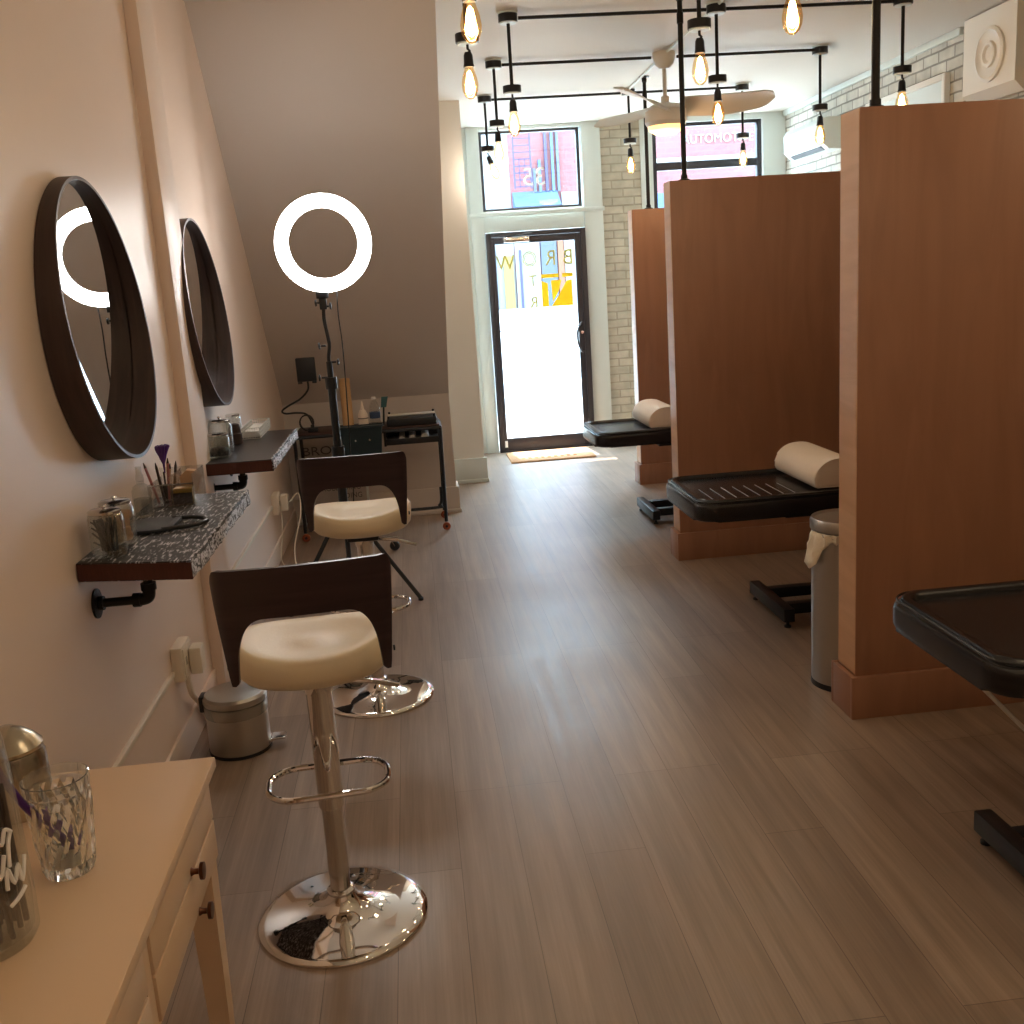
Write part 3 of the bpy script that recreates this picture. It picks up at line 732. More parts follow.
# ------------------------------------------------------------------ shelf goods
def jar(x, y, z, r, h, label, name='glass_jar', lid='chromeb', fill=None, knob=True, grp=None, square=False):
    t = thing(name, label, 'jar', (x, y, z), group=grp)
    bm = new()
    lathe(bm, [(0, .0015), (r*.92, .0015), (r, .008), (r, h*.78), (r*.93, h*.86), (r*.86, h*.88), (r*.83, h*.88), (r*.9, h*.85), (r*.96, h*.77), (r*.96, .012), (0, .009)], n=32)
    obj('glass_body', bm, M['jar'], t)
    bm = new(); lathe(bm, [(0, h*.885), (r*.9, h*.885), (r*.92, h*.93), (r*.8, h*.955), (r*.15, h*.965), (0, h*.965)], n=32)
    l = obj('lid', bm, M[lid], t)
    if knob:
        bm = new(); lathe(bm, [(.004, h*.96), (.005, h*.985), (.009, h*1.01), (.007, h*1.04), (0, h*1.045)], n=14); obj('knob', bm, M[lid], l)
    return t
j1 = jar(-.855, 2.80, .95, .047, .135, 'lidded glass jar of thin black sticks at the near end of the nearer shelf', grp='lidded jars on the shelves')
bm = new()
for k in range(26):
    a = random.uniform(0, 6.28); b = random.uniform(0, 6.28); ra, rb = random.uniform(0, .022), random.uniform(.01, .034)
    p0 = (ra*math.cos(a), ra*math.sin(a), .014); p1 = (rb*math.cos(b), rb*math.sin(b), random.uniform(.09, .108))
    tube(bm, [p0, p1], .0028, 6)
for k, (z0, z1) in enumerate(((.03, .07), (.05, .085), (.075, .10), (.02, .045))): tube(bm, [(0, -.01, z0), (-.034, -.02, z1)], .0025, 6)
s_ = obj('mascara_sticks', bm, M['blk'], j1)
j2 = jar(-.862, 2.925, .95, .048, .135, 'lidded glass jar holding tan pads behind the jar of black sticks', grp='lidded jars on the shelves')
bm = new()
for k in range(4): lathe(bm, [(0, 0), (.034, 0), (.037, .01), (.034, .02), (0, .02)], (random.uniform(-.004, .004), random.uniform(-.004, .004), .013+.0205*k), 20)
obj('cotton_pads', bm, M['tan'], j2)
# pump bottle
t = thing('spray_bottle', 'clear plastic spray bottle under the nearer mirror', 'bottle', (-.885, 3.30, .95))
bm = new(); lathe(bm, [(0, .0015), (.028, .0015), (.030, .006), (.030, .085), (.024, .10), (.011, .108), (.011, .115), (0, .115)], n=24); obj('bottle_body', bm, M['jar'], t)
bm = new(); lathe(bm, [(0, .115), (.0125, .115), (.0125, .135), (.009, .14), (.009, .162), (0, .164)], n=18); obj('spray_cap', bm, M['jar'], t)
bm = new(); lathe(bm, [(0, .010), (.0265, .010), (.0265, .06), (0, .06)], n=24); obj('liquid', bm, glass_mat('pale_liquid', (.75, .76, .76), .08, .1, .2), t)
# acrylic organiser
t = thing('acrylic_organizer', 'clear acrylic organizer box with a gold foil carton on the nearer shelf', 'organizer', (-.80, 3.52, .95))
bm = new()
for (x0, x1, y0, y1, z0, z1) in ((-.10, .048, -.09, -.087, .001, .075), (-.10, .048, .1, .103, .001, .105), (.045, .048, -.087, .1, .001, .105), (-.10, -.097, -.087, .1, .001, .075), (-.03, -.027, -.087, .1, .001, .10), (-.097, .045, -.087, .1, .001, .004)): box(bm, x0, x1, y0, y1, z0, z1)
obj('tray', bm, M['acrylic'], t)
bm = new(); box(bm, -.1, .049, -.092, -.0905, .073, .077); box(bm, -.1, .049, -.092, -.0905, .001, .004); obj('rim', bm, M['chromeb'], t)
bm = new(); box(bm, -.022, .04, -.08, -.03, .005, .058, .002)
tag(obj('gold_carton', bm, M['goldbox'], None, (-.80, 3.52, .95)), 'small gold and brown carton inside the clear organizer', 'carton')
bm = new(); box(bm, -.022, .04, -.0815, -.081, .006, .044); tag(obj('brown_card', bm, M['brushes'], None, (-.80, 3.515, .95)), 'dark brown card in the front slot of the organizer', 'card')
# pencils and brushes in organiser
for k, (dx, lean, h, c, lb) in enumerate(((-.085, -.030, .12, 'pink', 'pink pencil leaning at the far left of the organizer'), (-.072, -.012, .115, 'brushes', 'dark brow pencil upright in the organizer'), (-.06, .01, .125, 'pink', 'rosy brush handle in the middle of the organizer'), (-.05, .02, .11, 'brushes', 'brown brush leaning right in the organizer'), (-.075, .02, .10, 'tan', 'tan pencil crossing the others in the organizer'))):
    o_ = thing('makeup_pencil', lb, 'pencil', (-.80+dx, 3.50+.02*k, .956), group='pencils in the acrylic organizer')
    bm = new(); cyl(bm, (0, 0, 0), (lean, 0, h), .0045, n=10); obj('shaft', bm, M[c], o_)
    bm = new(); cyl(bm, (lean, 0, h), (lean*1.15, 0, h+.018), .0045, .001, n=10); obj('tip', bm, M['brushes'], o_)
bm = new(); 
for k in range(14):
    a = k*2.4; r_ = .006+.012*(k/14)
    tube(bm, smooth_path([(0, 0, -.05), (r_*.3*math.cos(a), r_*.3*math.sin(a), .0), (r_*math.cos(a), r_*math.sin(a), .03), (r_*1.3*math.cos(a)+.004, r_*1.4*math.sin(a), .046)], 3), [.002]*3+[.006]*6+[.003], 6)
o_ = obj('purple_tuft', bm, M['purple'], None, (-.868, 3.56, 1.095)); tag(o_, 'purple ribbon tuft sticking up above the organizer', 'brush')
bm = new(); cyl(bm, (0, 0, .006), (0, 0, .055), .016, .018, 18); cyl(bm, (-.004, 0, .055), (-.004, 0, .10), .003, n=8); cyl(bm, (.006, .004, .055), (.008, .004, .105), .003, n=8)
tag(obj('brush_cup', bm, M['brushes'], None, (-.868, 3.56, .95)), 'small dark cup of brushes in the back slot of the organizer', 'cup')
bm = new(); prism(bm, [(-.03, .0), (.01, 0), (.035, .06), (.02, .088), (-.01, .092), (-.034, .07)], -.02, .02, 'Y', .003)
tag(obj('powder_puff', bm, M['tan'], None, (-.79, 3.585, .956)), 'tan folded puff standing in the organizer', 'puff')
# black hand mirror lying on the shelf
t = thing('hand_mirror', 'black hand mirror with loop handle lying flat on the nearer shelf', 'mirror', (-.775, 3.12, .9525))
bm = new(); prism(bm, rrect(-.12, .02, -.095, .095, .05, 8), 0, .010, 'Z', .003); obj('mirror_back', bm, M['blk'], t)
bm = new(); tube(bm, [(x, y, .007) for x, y in [(.0, -.075), (.06, -.07), (.10, -.045), (.118, 0), (.10, .045), (.06, .07), (.0, .075)]], .0065, 10); box(bm, .01, .03, -.075, .075, .0, .012, .003)
obj('loop_handle', bm, M['blk'], t)

ja = jar(-.865, 4.62, .95, .052, .155, 'largest lidded glass jar at the left of the farther shelf', grp='lidded jars on the shelves')
bm = new(); box(bm, -.03, .03, -.025, .025, .012, .075, .01); obj('paper_packets', bm, M['clothw'], ja)
jb = jar(-.852, 4.475, .95, .048, .11, 'small glass jar with dark contents in front of the largest far jar', grp='lidded jars on the shelves', knob=False)
bm = new(); lathe(bm, [(0, .012), (.04, .012), (.042, .03), (.03, .045), (0, .05)], n=20); obj('dark_contents', bm, M['blk'], jb)
jc = jar(-.885, 5.08, .95, .038, .125, 'silver lidded jar at the back beside the lattice basket', grp='lidded jars on the shelves', knob=False)
bm = new(); lathe(bm, [(0, .001), (.026, .001), (.03, .004), (.032, .05), (.028, .055), (.028, .075), (.022, .095), (.0, .1)], n=24)
tag(obj('pump_bottle', bm, M['brushes'], None, (-.845, 4.86, .95)), 'dark brown bottle between the jars and the lattice basket', 'bottle')
t = thing('lattice_basket', 'shallow white lattice basket on the farther shelf', 'basket', (-.80, 5.2, .95))
bm = new()
for k in range(9):
    x = -.045+k*.01125
    for yy in (-.19, .19): box(bm, x-.001, x+.001, yy-.0015, yy+.0015, .002, .052)
for k in range(25):
    y = -.19+k*.0158
    for xx in (-.045, .045): box(bm, xx-.0015, xx+.0015, y-.001, y+.001, .002, .052)
for z in (.002, .018, .035, .052):
    for yy in (-.19, .19): box(bm, -.046, .046, yy-.0015, yy+.0015, z-.0012, z+.0012)
    for xx in (-.045, .045): box(bm, xx-.0015, xx+.0015, -.19, .19, z-.0012, z+.0012)
obj('lattice', bm, M['wire'], t)
bm = new(); box(bm, -.043, .043, -.187, .187, .001, .004); obj('bottom', bm, M['brushes'], t)
bm = new(); prism(bm, [(-.0405, .005), (.0405, .005), (.036, .03), (-.03, .035)], -.16, .16, 'Y'); tag(obj('paper_sheets', bm, M['clothw'], None, (-.80, 5.2, .95)), 'white folded papers filling the lattice basket', 'papers')

# ------------------------------------------------------------------ desk (near left)
dk = thing('vanity_desk', 'cream dressing table with bronze drawer knobs in the near left corner', 'desk', (-.685, 1.2, 0))
bm = new(); box(bm, -.235, .245, -.7, .685, .728, .75, .003); obj('desk_top', bm, M['deskw'], dk)
bm = new(); box(bm, -.22, .215, -.68, -.66, .55, .728); box(bm, -.22, .215, .645, .665, .55, .728); box(bm, -.22, -.20, -.66, .645, .55, .728); box(bm, .205, .225, -.68, .665, .71, .728); box(bm, -.2, .225, -.66, .645, .545, .555)
box(bm, .205, .228, .155, .185, .545, .728); obj('apron', bm, M['deskw'], dk, smooth=False)
for (y0, y1, z0, z1, kn) in ((.19, .66, .637, .708, .455), (.19, .66, .557, .632, .472), (-.31, .15, .637, .708, -.1), (-.31, .15, .557, .632, -.1)):
    bm = new(); box(bm, .21, .232, y0, y1, z0, z1, .002); d = obj('drawer', bm, M['deskw'], dk)
    bm = new(); lathe(bm, [(0, 0), (.008, 0), (.005, .005), (.005, .013), (.015, .016), (.015, .022), (0, .024)], (.232, kn, (z0+z1)/2-(.038 if z0 < .6 else .028)), 20, axis='X'); obj('knob', bm, M['knob'], d)
for sx, sy in ((.20, .635), (-.2, .635), (.2, -.65), (-.2, -.65)):
    bm = new(); vs = box(bm, sx-.025, sx+.025, sy-.025, sy+.03, 0, .5445)
    for v in vs:
        if v.co.z < .01: v.co.x = sx+(v.co.x-sx)*.62; v.co.y = sy+(v.co.y-sy)*.62
    obj('leg', bm, M['deskw'], dk, smooth=False)

# jar with white script, left edge
t = thing('glass_vase', 'tall glass vase with white script, filled with tools, cut by the left edge', 'vase', (-.655, 1.345, .75))
bm = new(); lathe(bm, [(0, .001), (.062, .001), (.068, .012), (.069, .06), (.066, .25), (.063, .295), (.0615, .295), (.0635, .25), (.065, .06), (.062, .016), (0, .013)], n=40); obj('glass_body', bm, M['jar'], t)
bm = new()
for k in range(30):
    a = k*2.399; r_ = .006+.046*math.sqrt(k/30); b = a+random.uniform(-.4, .4)
    tube(bm, [(r_*math.cos(a), r_*math.sin(a), .016), (r_*math.cos(b), r_*math.sin(b), random.uniform(.16, .27))], random.uniform(.0035, .006), 7)
obj('brush_handles', bm, M['brushes'], t)
bm = new()
def scrib(th0, z0, pts, s=1.):
    P_ = []
    for u, v in smooth_path([(a, b, 0) for a, b in pts], 4) and [(p.x, p.y) for p in smooth_path([(a, b, 0) for a, b in pts], 4)]:
        th = th0+u*s/.07; P_.append((.0702*math.cos(th), .0702*math.sin(th), z0+v*s))
    tube(bm, P_, .0028, 6)
scrib(-.75, .155, [(-.01, 0), (.0, .02), (.012, .01), (.02, .028), (.03, .02)])
scrib(-.62, .10, [(0, 0), (.004, .03), (.012, .004), (.022, .026), (.026, .0), (.04, .03)])
scrib(-.62, .075, [(0, 0), (.015, .006), (.03, .014)]); scrib(-.5, .13, [(0, 0), (.004, .03), (.01, .045)])
scrib(-1.0, .12, [(0, 0), (.01, .03), (.02, 0), (.03, .03)])
obj('script', bm, M['whiteink'], t)
# cut crystal tumbler
t = thing('crystal_tumbler', 'clear cut glass tumbler with diamond pattern on the desk', 'tumbler', (-.598, 1.52, .75))
bm = new(); n = 28; rings = []
zs = [0.001+.0133*i for i in range(11)]
for i, z in enumerate(zs):
    ring = []
    for j in range(n):
        a = 2*PI*(j+.5*(i % 2))/n; r0 = .036+.012*(z/.14)+(.0 if i in (0, 10) else (.0030 if (j+i//2) % 2 == 0 else -.0018))
        ring.append(bm.verts.new((r0*math.cos(a), r0*math.sin(a), z)))
    rings.append(ring)
for z, r0 in ((.139, .0485), (.158, .0495), (.159, .0475), (.140, .0465), (.02, .034)):
    rings.append([bm.verts.new((r0*math.cos(2*PI*j/n), r0*math.sin(2*PI*j/n), z)) for j in range(n)])
for i in range(len(rings)-1):
    a, b = rings[i], rings[i+1]
    for j in range(n):
        q = (j+1) % n
        if i < 10:
            if i % 2 == 0: bm.faces.new((a[j], a[q], b[j])); bm.faces.new((a[q], b[q], b[j]))
            else: bm.faces.new((a[j], b[q], b[j])); bm.faces.new((a[j], a[q], b[q]))
        else: bm.faces.new((a[j], a[q], b[q], b[j]))
bm.faces.new(rings[0][::-1]); bm.faces.new(rings[-1])
obj('glass_body', bm, M['cut'], t, smooth=False)
# purple handled tool in the tumbler
t = thing('purple_razor', 'purple plastic handled tool leaning between the vase and tumbler', 'tool', (-.598, 1.52, .75))
bm = new(); tube(bm, smooth_path([(.02, .01, .03), (-.012, -.01, .08), (-.035, -.035, .13), (-.05, -.065, .20), (-.058, -.08, .25)], 5), [.008]*8+[.006]*12+[.004], 10); obj('handle', bm, M['purple'], t)
# mercury glass candle
t = thing('candle_holder', 'domed mottled silver glass candle holder at the back left of the desk', 'candle holder', (-.752, 1.74, .75))
bm = new(); lathe(bm, [(0, .001), (.054, .001), (.058, .012), (.058, .105), (.054, .116), (0, .117)], n=40); obj('body', bm, M['mercury'], t)
bm = new(); lathe(bm, [(0, .118), (.0555, .118), (.056, .124), (.045, .137), (.03, .149), (.014, .158), (0, .16)], n=40); obj('domed_lid', bm, M['mercury'], t)

# ------------------------------------------------------------------ waste bins
t = thing('pedal_bin', 'short round steel pedal bin on the floor by the left wall', 'bin', (-.742, 3.60, 0))
bm = new(); lathe(bm, [(0, .0), (.112, .0), (.113, .012), (0, .012)], n=48); obj('base_ring', bm, M['blk'], t)
bm = new(); lathe(bm, [(.110, .012), (.110, .185), (.105, .186), (.105, .02), (0, .014)], n=48, ); obj('body', bm, M['steel'], t)
bm = new(); lathe(bm, [(.112, .190), (.114, .194), (.114, .212), (.105, .222), (.05, .232), (0, .235)], n=48); obj('lid', bm, M['steel'], t)
bm = new(); lathe(bm, [(.1108, .145), (.1125, .15), (.1135, .19), (.109, .192)], n=48); obj('liner', bm, M['linerclear'], t)
bm = new(); box(bm, -.125, -.10, -.03, .03, .16, .22, .006); obj('hinge', bm, M['blk'], t)
bm = new(); box(bm, .098, .12, -.03, .03, .02, .035, .004); prism(bm, [(.115, -.03), (.165, -.025), (.165, .025), (.115, .03)], .028, .036, 'Z', .002); obj('pedal', bm, M['chromeb'], t)
t = thing('tall_bin', 'tall slim steel bin with a white liner, half behind the nearest partition', 'bin', (1.575, 3.645, 0))
bm = new(); lathe(bm, [(0, 0), (.128, 0), (.128, .022), (0, .022)], n=48); obj('base_ring', bm, M['blk'], t)
bm = new(); lathe(bm, [(.126, .022), (.126, .615), (.12, .616), (.12, .03), (0, .024)], n=56); obj('body', bm, M['steel'], t)
bm = new(); lathe(bm, [(0, .622), (.131, .622), (.132, .628), (.132, .652), (.126, .664), (.124, .664), (.118, .655), (0, .650)], n=56); obj('lid', bm, M['steel'], t)
bm = new(); n = 14
cols = []
for i in range(n+1):
    a = math.radians(176+i*(88/n)); rr_ = .129+.006*math.sin(i*2.3)
    zt = .618; zb = .60-.11*math.exp(-((i-2.5)/2.6)**2)-.02*abs(math.sin(i*1.9))
    col_ = []
    for j in range(6):
        u = j/5; r_ = rr_+.035*math.exp(-((i-2.)/2.4)**2)*u+.004*math.sin(i*3+j*2)
        col_.append(bm.verts.new((r_*math.cos(a), r_*math.sin(a), zt+(zb-zt)*u)))
    cols.append(col_)
for i in range(n):
    for j in range(5): bm.faces.new((cols[i][j], cols[i+1][j], cols[i+1][j+1], cols[i][j+1]))
lo = obj('liner', bm, M['liner'], t); md = lo.modifiers.new('s', 'SOLIDIFY'); md.thickness = .002

# ------------------------------------------------------------------ treatment beds
def make_bed():
    t = thing('treatment_bed', '', 'treatment bed')
    # padded top: origin is floor point under left end centre ; +x towards the head
    bm = new(); prism(bm, rrect(0, 1.9, -.315, .315, .09, 8), .555, .632, 'Z', .018); obj('mattress', bm, M['leather'], t, angle=50)
    bm = new()
    out = rrect(.012, 1.888, -.303, .303, .08, 8); inn = rrect(.055, 1.845, -.26, .26, .05, 8); k = len(out)
    mid1 = rrect(.022, 1.878, -.293, .293, .075, 8); mid2 = rrect(.04, 1.86, -.275, .275, .06, 8)
    rings = [[bm.verts.new((x, y, z)) for x, y in P_] for P_, z in ((out, .622), (mid1, .648), (mid2, .650), (inn, .633), (inn, .62))]
    for i in range(4):
        for j in range(k): bm.faces.new((rings[i][j], rings[i][(j+1) % k], rings[i+1][(j+1) % k], rings[i+1][j]))
    obj('raised_border', bm, M['leather'], t, angle=60)
    bm = new(); tube(bm, [(x, y, .641) for x, y in rrect(.010, 1.89, -.305, .305, .082, 8)], .0035, 8, closed=True); obj('piping', bm, M['leather'], t)
    bm = new()
    for i in range(8): tube(bm, [(.095+.052*i, -.225, .6345), (.095+.052*i, .02, .6345)], .0014, 6)
    obj('stitching', bm, M['seam'], t)
    bm = new(); box(bm, .42, 1.7, -.2, .2, .520, .554, .004); obj('under_frame', bm, M['blackmetal'], t)
    bm = new()
    for s in (-1, 1): tube(bm, [(.62, .17*s, .53), (.95, .10*s, .30), (1.18, .10*s, .09)], .018, 8)
    box(bm, .98, 1.08, -.06, .06, .09, .52, .004); obj('lift_column', bm, M['blackmetal'], t)
    bm = new(); cyl(bm, (.02, -.15, .556), (.46, -.13, .09), .006, n=10); obj('gas_strut', bm, M['silver'], t)
    bm = new(); box(bm, .42, .47, -.24, .24, .03, .09, .003)
    box(bm, .47, 1.55, -.15, -.10, .035, .085, .003); box(bm, .47, 1.55, .10, .15, .035, .085, .003); box(bm, 1.55, 1.60, -.24, .24, .03, .09, .003); obj('floor_frame', bm, M['blackmetal'], t)
    for x, y in ((.445, -.215), (.445, .215), (1.575, -.215), (1.575, .215)):
        bm = new(); lathe(bm, [(0, 0), (.016, 0), (.016, .008), (.007, .012), (.007, .031), (0, .031)], (x, y, 0), 14); obj('foot', bm, M['blk'], t)
    bm = new(); box(bm, .72, .90, -.335, -.30, .49, .565, .006); obj('hinge_bracket', bm, M['blackmetal'], t)
    return t
bed = make_bed(); bed.location = (1.145, 4.45, 0); bed['label'] = 'black treatment bed with pale striped seams, in front of the middle partition'; bed['group'] = 'black treatment beds'
def adj(b, nm, dy=0, dx=0):
    for c in b.children:
        if c.name.startswith(nm): c.location.y += dy; c.location.x += dx
adj(bed, 'floor_frame', .07); adj(bed, 'foot', .07); adj(bed, 'lift_column', .07)
b3 = dup(bed, (1.105, 6.60, 0), 0, 'farthest black treatment bed, beside the front door')
b1 = dup(bed, (1.315, 2.47, 0), 0, 'nearest black treatment bed, cut by the right edge of the photo')
for b, dx in ((b1, -.29), (b3, -.05)): adj(b, 'floor_frame', 0 if b is b3 else -.30, dx); adj(b, 'foot', 0 if b is b3 else -.30, dx)
for b in (b1, b3):
    for c in list(b.children):
        if c.name.startswith('stitching'): bpy.data.objects.remove(c)
for b in (bed, b3):
    for c in list(b.children):
        if c.name.startswith('gas_strut'): bpy.data.objects.remove(c)
def bolster(x, y, label):
    t = thing('bolster', label, 'bolster', (x, y, .651), group='half round pillows on the beds')
    bm = new(); poly = [(-.112, 0), (-.122, .03), (-.115, .065), (-.088, .098), (-.05, .118), (0, .124), (.05, .116), (.09, .092), (.118, .055), (.124, .02), (.118, 0)]
    poly = [(p.x, p.y) for p in smooth_path([(a, b, 0) for a, b in poly], 3)]
    prism(bm, poly[::-1], -.25, .25, 'Y', .012); obj('cushion', bm, M['towel'], t, angle=50)
    bm = new(); tube(bm, [(a*.985, -.2515, .002+b*.985) for a, b in poly], .002, 6, closed=True); obj('hem', bm, M['towel'], t)
bolster(1.80, 4.46, 'cream half round pillow on the bed with striped seams')
bolster(1.575, 6.60, 'cream half round pillow on the farthest bed, by the front door')

# ------------------------------------------------------------------ ring light
t = thing('ring_light', 'glowing white ring light on a black tripod stand', 'ring light', (-.42, 5.34, 0))
rc = (.032, .0, 1.852)
def torus(bm, c, R, r, sy, n=96, m=14, y0=-PI, y1=PI):
    rings = []
    for i in range(n):
        a = 2*PI*i/n; ring = []
        for j in range(m):
            b = 2*PI*j/m; rr_ = R+r*math.cos(b)
            ring.append(bm.verts.new((c[0]+rr_*math.cos(a), c[1]+r*sy*math.sin(b), c[2]+rr_*math.sin(a))))
        rings.append(ring)
    for i in range(n):
        for j in range(m): bm.faces.new((rings[i][j], rings[(i+1) % n][j], rings[(i+1) % n][(j+1) % m], rings[i][(j+1) % m]))
bm = new(); torus(bm, rc, .204, .034, .35); obj('diffuser', bm, M['ring'], t)
bm = new(); torus(bm, (rc[0], rc[1]+.021, rc[2]), .204, .032, .28); obj('rear_housing', bm, M['blk'], t)
bm = new(); box(bm, -.03, .03, -.002, .035, 1.585, 1.625, .004); box(bm, -.018, .018, .005, .032, 1.53, 1.59, .004); obj('mount_bracket', bm, M['blk'], t)
bm = new(); tube(bm, smooth_path([(0, .02, 1.54), (-.003, .02, 1.48), (.006, .02, 1.40), (.010, .02, 1.35), (.0, .02, 1.29), (0, .02, 1.25)], 5), .009, 10); obj('flex_neck', bm, M['blk'], t)
for (a, b, r_) in ((1.10, 1.27, .015), (.78, 1.14, .020), (.42, .82, .024)):
    bm = new(); cyl(bm, (0, .02, a), (0, .02, b), r_, n=18); obj('pole', bm, M['blk'], t)
for r_, z in ((.03, 1.16), (.033, .80), (.036, .50)):
    bm = new(); lathe(bm, [(r_, -r_), (r_, r_)], (0, .02, z), 16); obj('collar', bm, M['blk'], t)
for x, z in ((-.035, 1.565), (.035, 1.545), (-.04, 1.35), (.045, 1.265), (-.055, 1.19)):
    bm = new(); s = 1 if x > 0 else -1
    cyl(bm, (s*.008, .02, z), (x*.8, .02, z), .005, n=8); lathe(bm, [(0, -.006*s), (.016, -.004*s), (.018, .004*s), (0, .008*s)], (x, .02, z), 14, axis='X'); obj('knob', bm, M['blk'], t)
for dx, dy in ((-.307, -.175), (.361, -.102), (-.03, .37)):
    L0 = Vector((dx*.06, .02+dy*.06, .50)); L1 = Vector((dx, dy, .012))
    bm = new(); tube(bm, [L0, L1], .0115, 8); l_ = obj('leg', bm, M['blk'], t)
    bm = new(); lathe(bm, [(0, 0), (.014, 0), (.014, .016), (0, .02)], (dx, dy, 0), 12); obj('rubber_foot', bm, M['blk'], l_)
    bm = new(); tube(bm, [Vector((0, .02, .22)), L0.lerp(L1, .52)], .006, 6); obj('brace', bm, M['blk'], t)
bm = new(); cyl(bm, (0, .02, .2), (0, .02, .46), .013, n=12); obj('centre_tube', bm, M['blk'], t)
bm = new(); tube(bm, smooth_path([(.075, .02, 1.63), (.07, .025, 1.5), (.075, .04, 1.35), (.07, .05, 1.1), (.06, .05, .8), (.04, .04, .45), (-.1, .1, .02), (-.3, .2, .004)], 6), .0035, 6)
obj('power_cable', bm, M['blk'], t)

# ------------------------------------------------------------------ trolley and goods
cy0, cy1 = 6.80, 7.16
t = thing('trolley', 'black metal serving trolley with copper coloured wheels under the stair soffit', 'trolley', (-.33, 6.98, 0))
bm = new(); box(bm, -.475, .475, -.18, .18, .705, .722, .003); obj('top_panel', bm, M['rust'], t)
bm = new()
for y in (-.185, .185): tube(bm, [(-.478, y, .700), (.478, y, .700)], .011, 8)
for x in (-.478, .478): tube(bm, [(x, -.185, .700), (x, .185, .700)], .011, 8)
obj('top_rail', bm, M['blackmetal'], t)
for x in (-.478, .478):
    for y in (-.185, .185):
        bm = new(); tube(bm, [(x, y, .70), (x*.985, y, .06)], .012, 8); obj('leg', bm, M['blackmetal'], t)
bm = new()
for y in (-.185,):
    tube(bm, smooth_path([(-.42, y, .16), (.38, y, .16), (.43, y, .175), (.448, y, .21), (.45, y, .3)], 5), .010, 8)
obj('lower_rail', bm, M['blackmetal'], t)
for y in (-.185, .185):
    bm = new(); tube(bm, [(.11, y, .70), (.11, y, .60)], .008, 8); obj('shelf_hanger', bm, M['blackmetal'], t)
bm = new(); box(bm, .11, .465, -.18, .18, .605, .612, .002)
box(bm, .11, .465, -.188, -.182, .605, .645, .001); box(bm, .11, .465, .182, .188, .605, .645, .001); obj('small_shelf', bm, M['blackmetal'], t)
for x in (-.47, .47):
    for y in (-.185, .185):
        bm = new(); lathe(bm, [(0, -.011), (.022, -.011), (.027, -.006), (.027, .006), (.022, .011), (0, .011)], (x, y, .028), 20, axis='Y'); w_ = obj('wheel', bm, M['copper'], t)
        bm = new(); lathe(bm, [(0, -.013), (.009, -.013), (.009, .013), (0, .013)], (x, y, .028), 14, axis='Y'); obj('hub', bm, M['blk'], w_)
# white folded cloths on small shelf
for k, (x, w) in enumerate(((.22, .04), (.29, .045), (.375, .05))):
    bm = new(); lathe(bm, [(0, -.15), (w*.5, -.148), (w*.55, 0), (w*.5, .148), (0, .15)], (-.33+x, 6.98, .612+w*.56), 14, axis='Y')
    tag(obj('rolled_cloth', bm, M['clothw']), ['small white rolled cloth at the left of the trolley side shelf', 'middle white rolled cloth on the trolley side shelf', 'larger white rolled cloth at the right of the trolley side shelf'][k], 'cloth', 'rolled cloths on the trolley shelf')
# black tray with corner pins
t = thing('black_tray', 'black tray with upright corner pegs on the right of the trolley top', 'tray', (-.035, 6.95, .722))
bm = new(); box(bm, -.165, .165, -.13, .15, .001, .05, .006); obj('tray_body', bm, M['blk'], t)
bm = new()
for x in (-.15, .15):
    for y in (-.12, .14): cyl(bm, (x, y, .05), (x, y, .07), .008, n=10)
obj('corner_peg', bm, M['blk'], t)
bm = new(); box(bm, -.16, .16, .05, .14, .0505, .056, .002); obj('inner_liner', bm, M['clothw'], t)
# hanging teal bin
t = thing('teal_bin', 'dark teal plastic bin hung on the front rail of the trolley', 'bin', (-.365, 6.725, .56))
bm = new(); vs = box(bm, -.135, .135, -.055, .055, 0, .195)
for v in vs:
    if v.co.z < .01: v.co.x *= .88; v.co.y *= .8
obj('bin_body', bm, M['teal'], t, smooth=False)
bm = new(); tube(bm, [(x, y, .195) for x, y in rrect(-.139, .139, -.059, .059, .01, 3)], .005, 8, closed=True); obj('rim', bm, M['teal'], t)
bm = new()
for x in (-.04, .05): lathe(bm, [(0, 0), (.006, 0), (.006, -.003), (0, -.003)], (x, -.052, .11), 10, axis='Y')
obj('rivet', bm, M['chromeb'], t)
# goods on trolley top
bm = new(); lathe(bm, [(0, .001), (.036, .001), (.036, .335), (.02, .335), (.018, .33), (0, .33)], n=28); tag(obj('paper_roll', bm, M['kraft'], None, (-.455, 6.90, .722)), 'tall tan paper roll standing on the trolley', 'paper roll')
t = thing('lotion_bottle', 'cream bottle with pointed nozzle on the trolley', 'bottle', (-.355, 6.90, .722))
bm = new(); lathe(bm, [(0, .001), (.032, .001), (.034, .01), (.032, .09), (.018, .12), (0, .12)], n=24); obj('body', bm, M['towel'], t)
bm = new(); lathe(bm, [(.012, .12), (.012, .135), (.004, .175), (0, .178)], n=16); obj('nozzle', bm, M['towel'], t)
bm = new(); lathe(bm, [(.0335, .062), (.0338, .062), (.0338, .068), (.0335, .068)], n=24); obj('label_line', bm, M['ink'], t)
t = thing('water_bottle', 'clear plastic bottle with a blue label on the trolley', 'bottle', (-.275, 6.90, .722))
bm = new(); lathe(bm, [(0, .001), (.033, .001), (.035, .01), (.035, .13), (.02, .165), (.013, .175), (.013, .185), (0, .185)], n=24); obj('body', bm, M['jar'], t)
bm = new(); lathe(bm, [(.0355, .06), (.0358, .061), (.0358, .10), (.0355, .101)], n=24); obj('label_band', bm, M['b_blue'], t)
bm = new(); lathe(bm, [(0, .185), (.014, .185), (.014, .2), (0, .2)], n=16); obj('cap', bm, M['whiteink'], t)
t = thing('teal_brush', 'teal brush standing behind the clear bottle on the trolley', 'brush', (-.225, 6.97, .722))
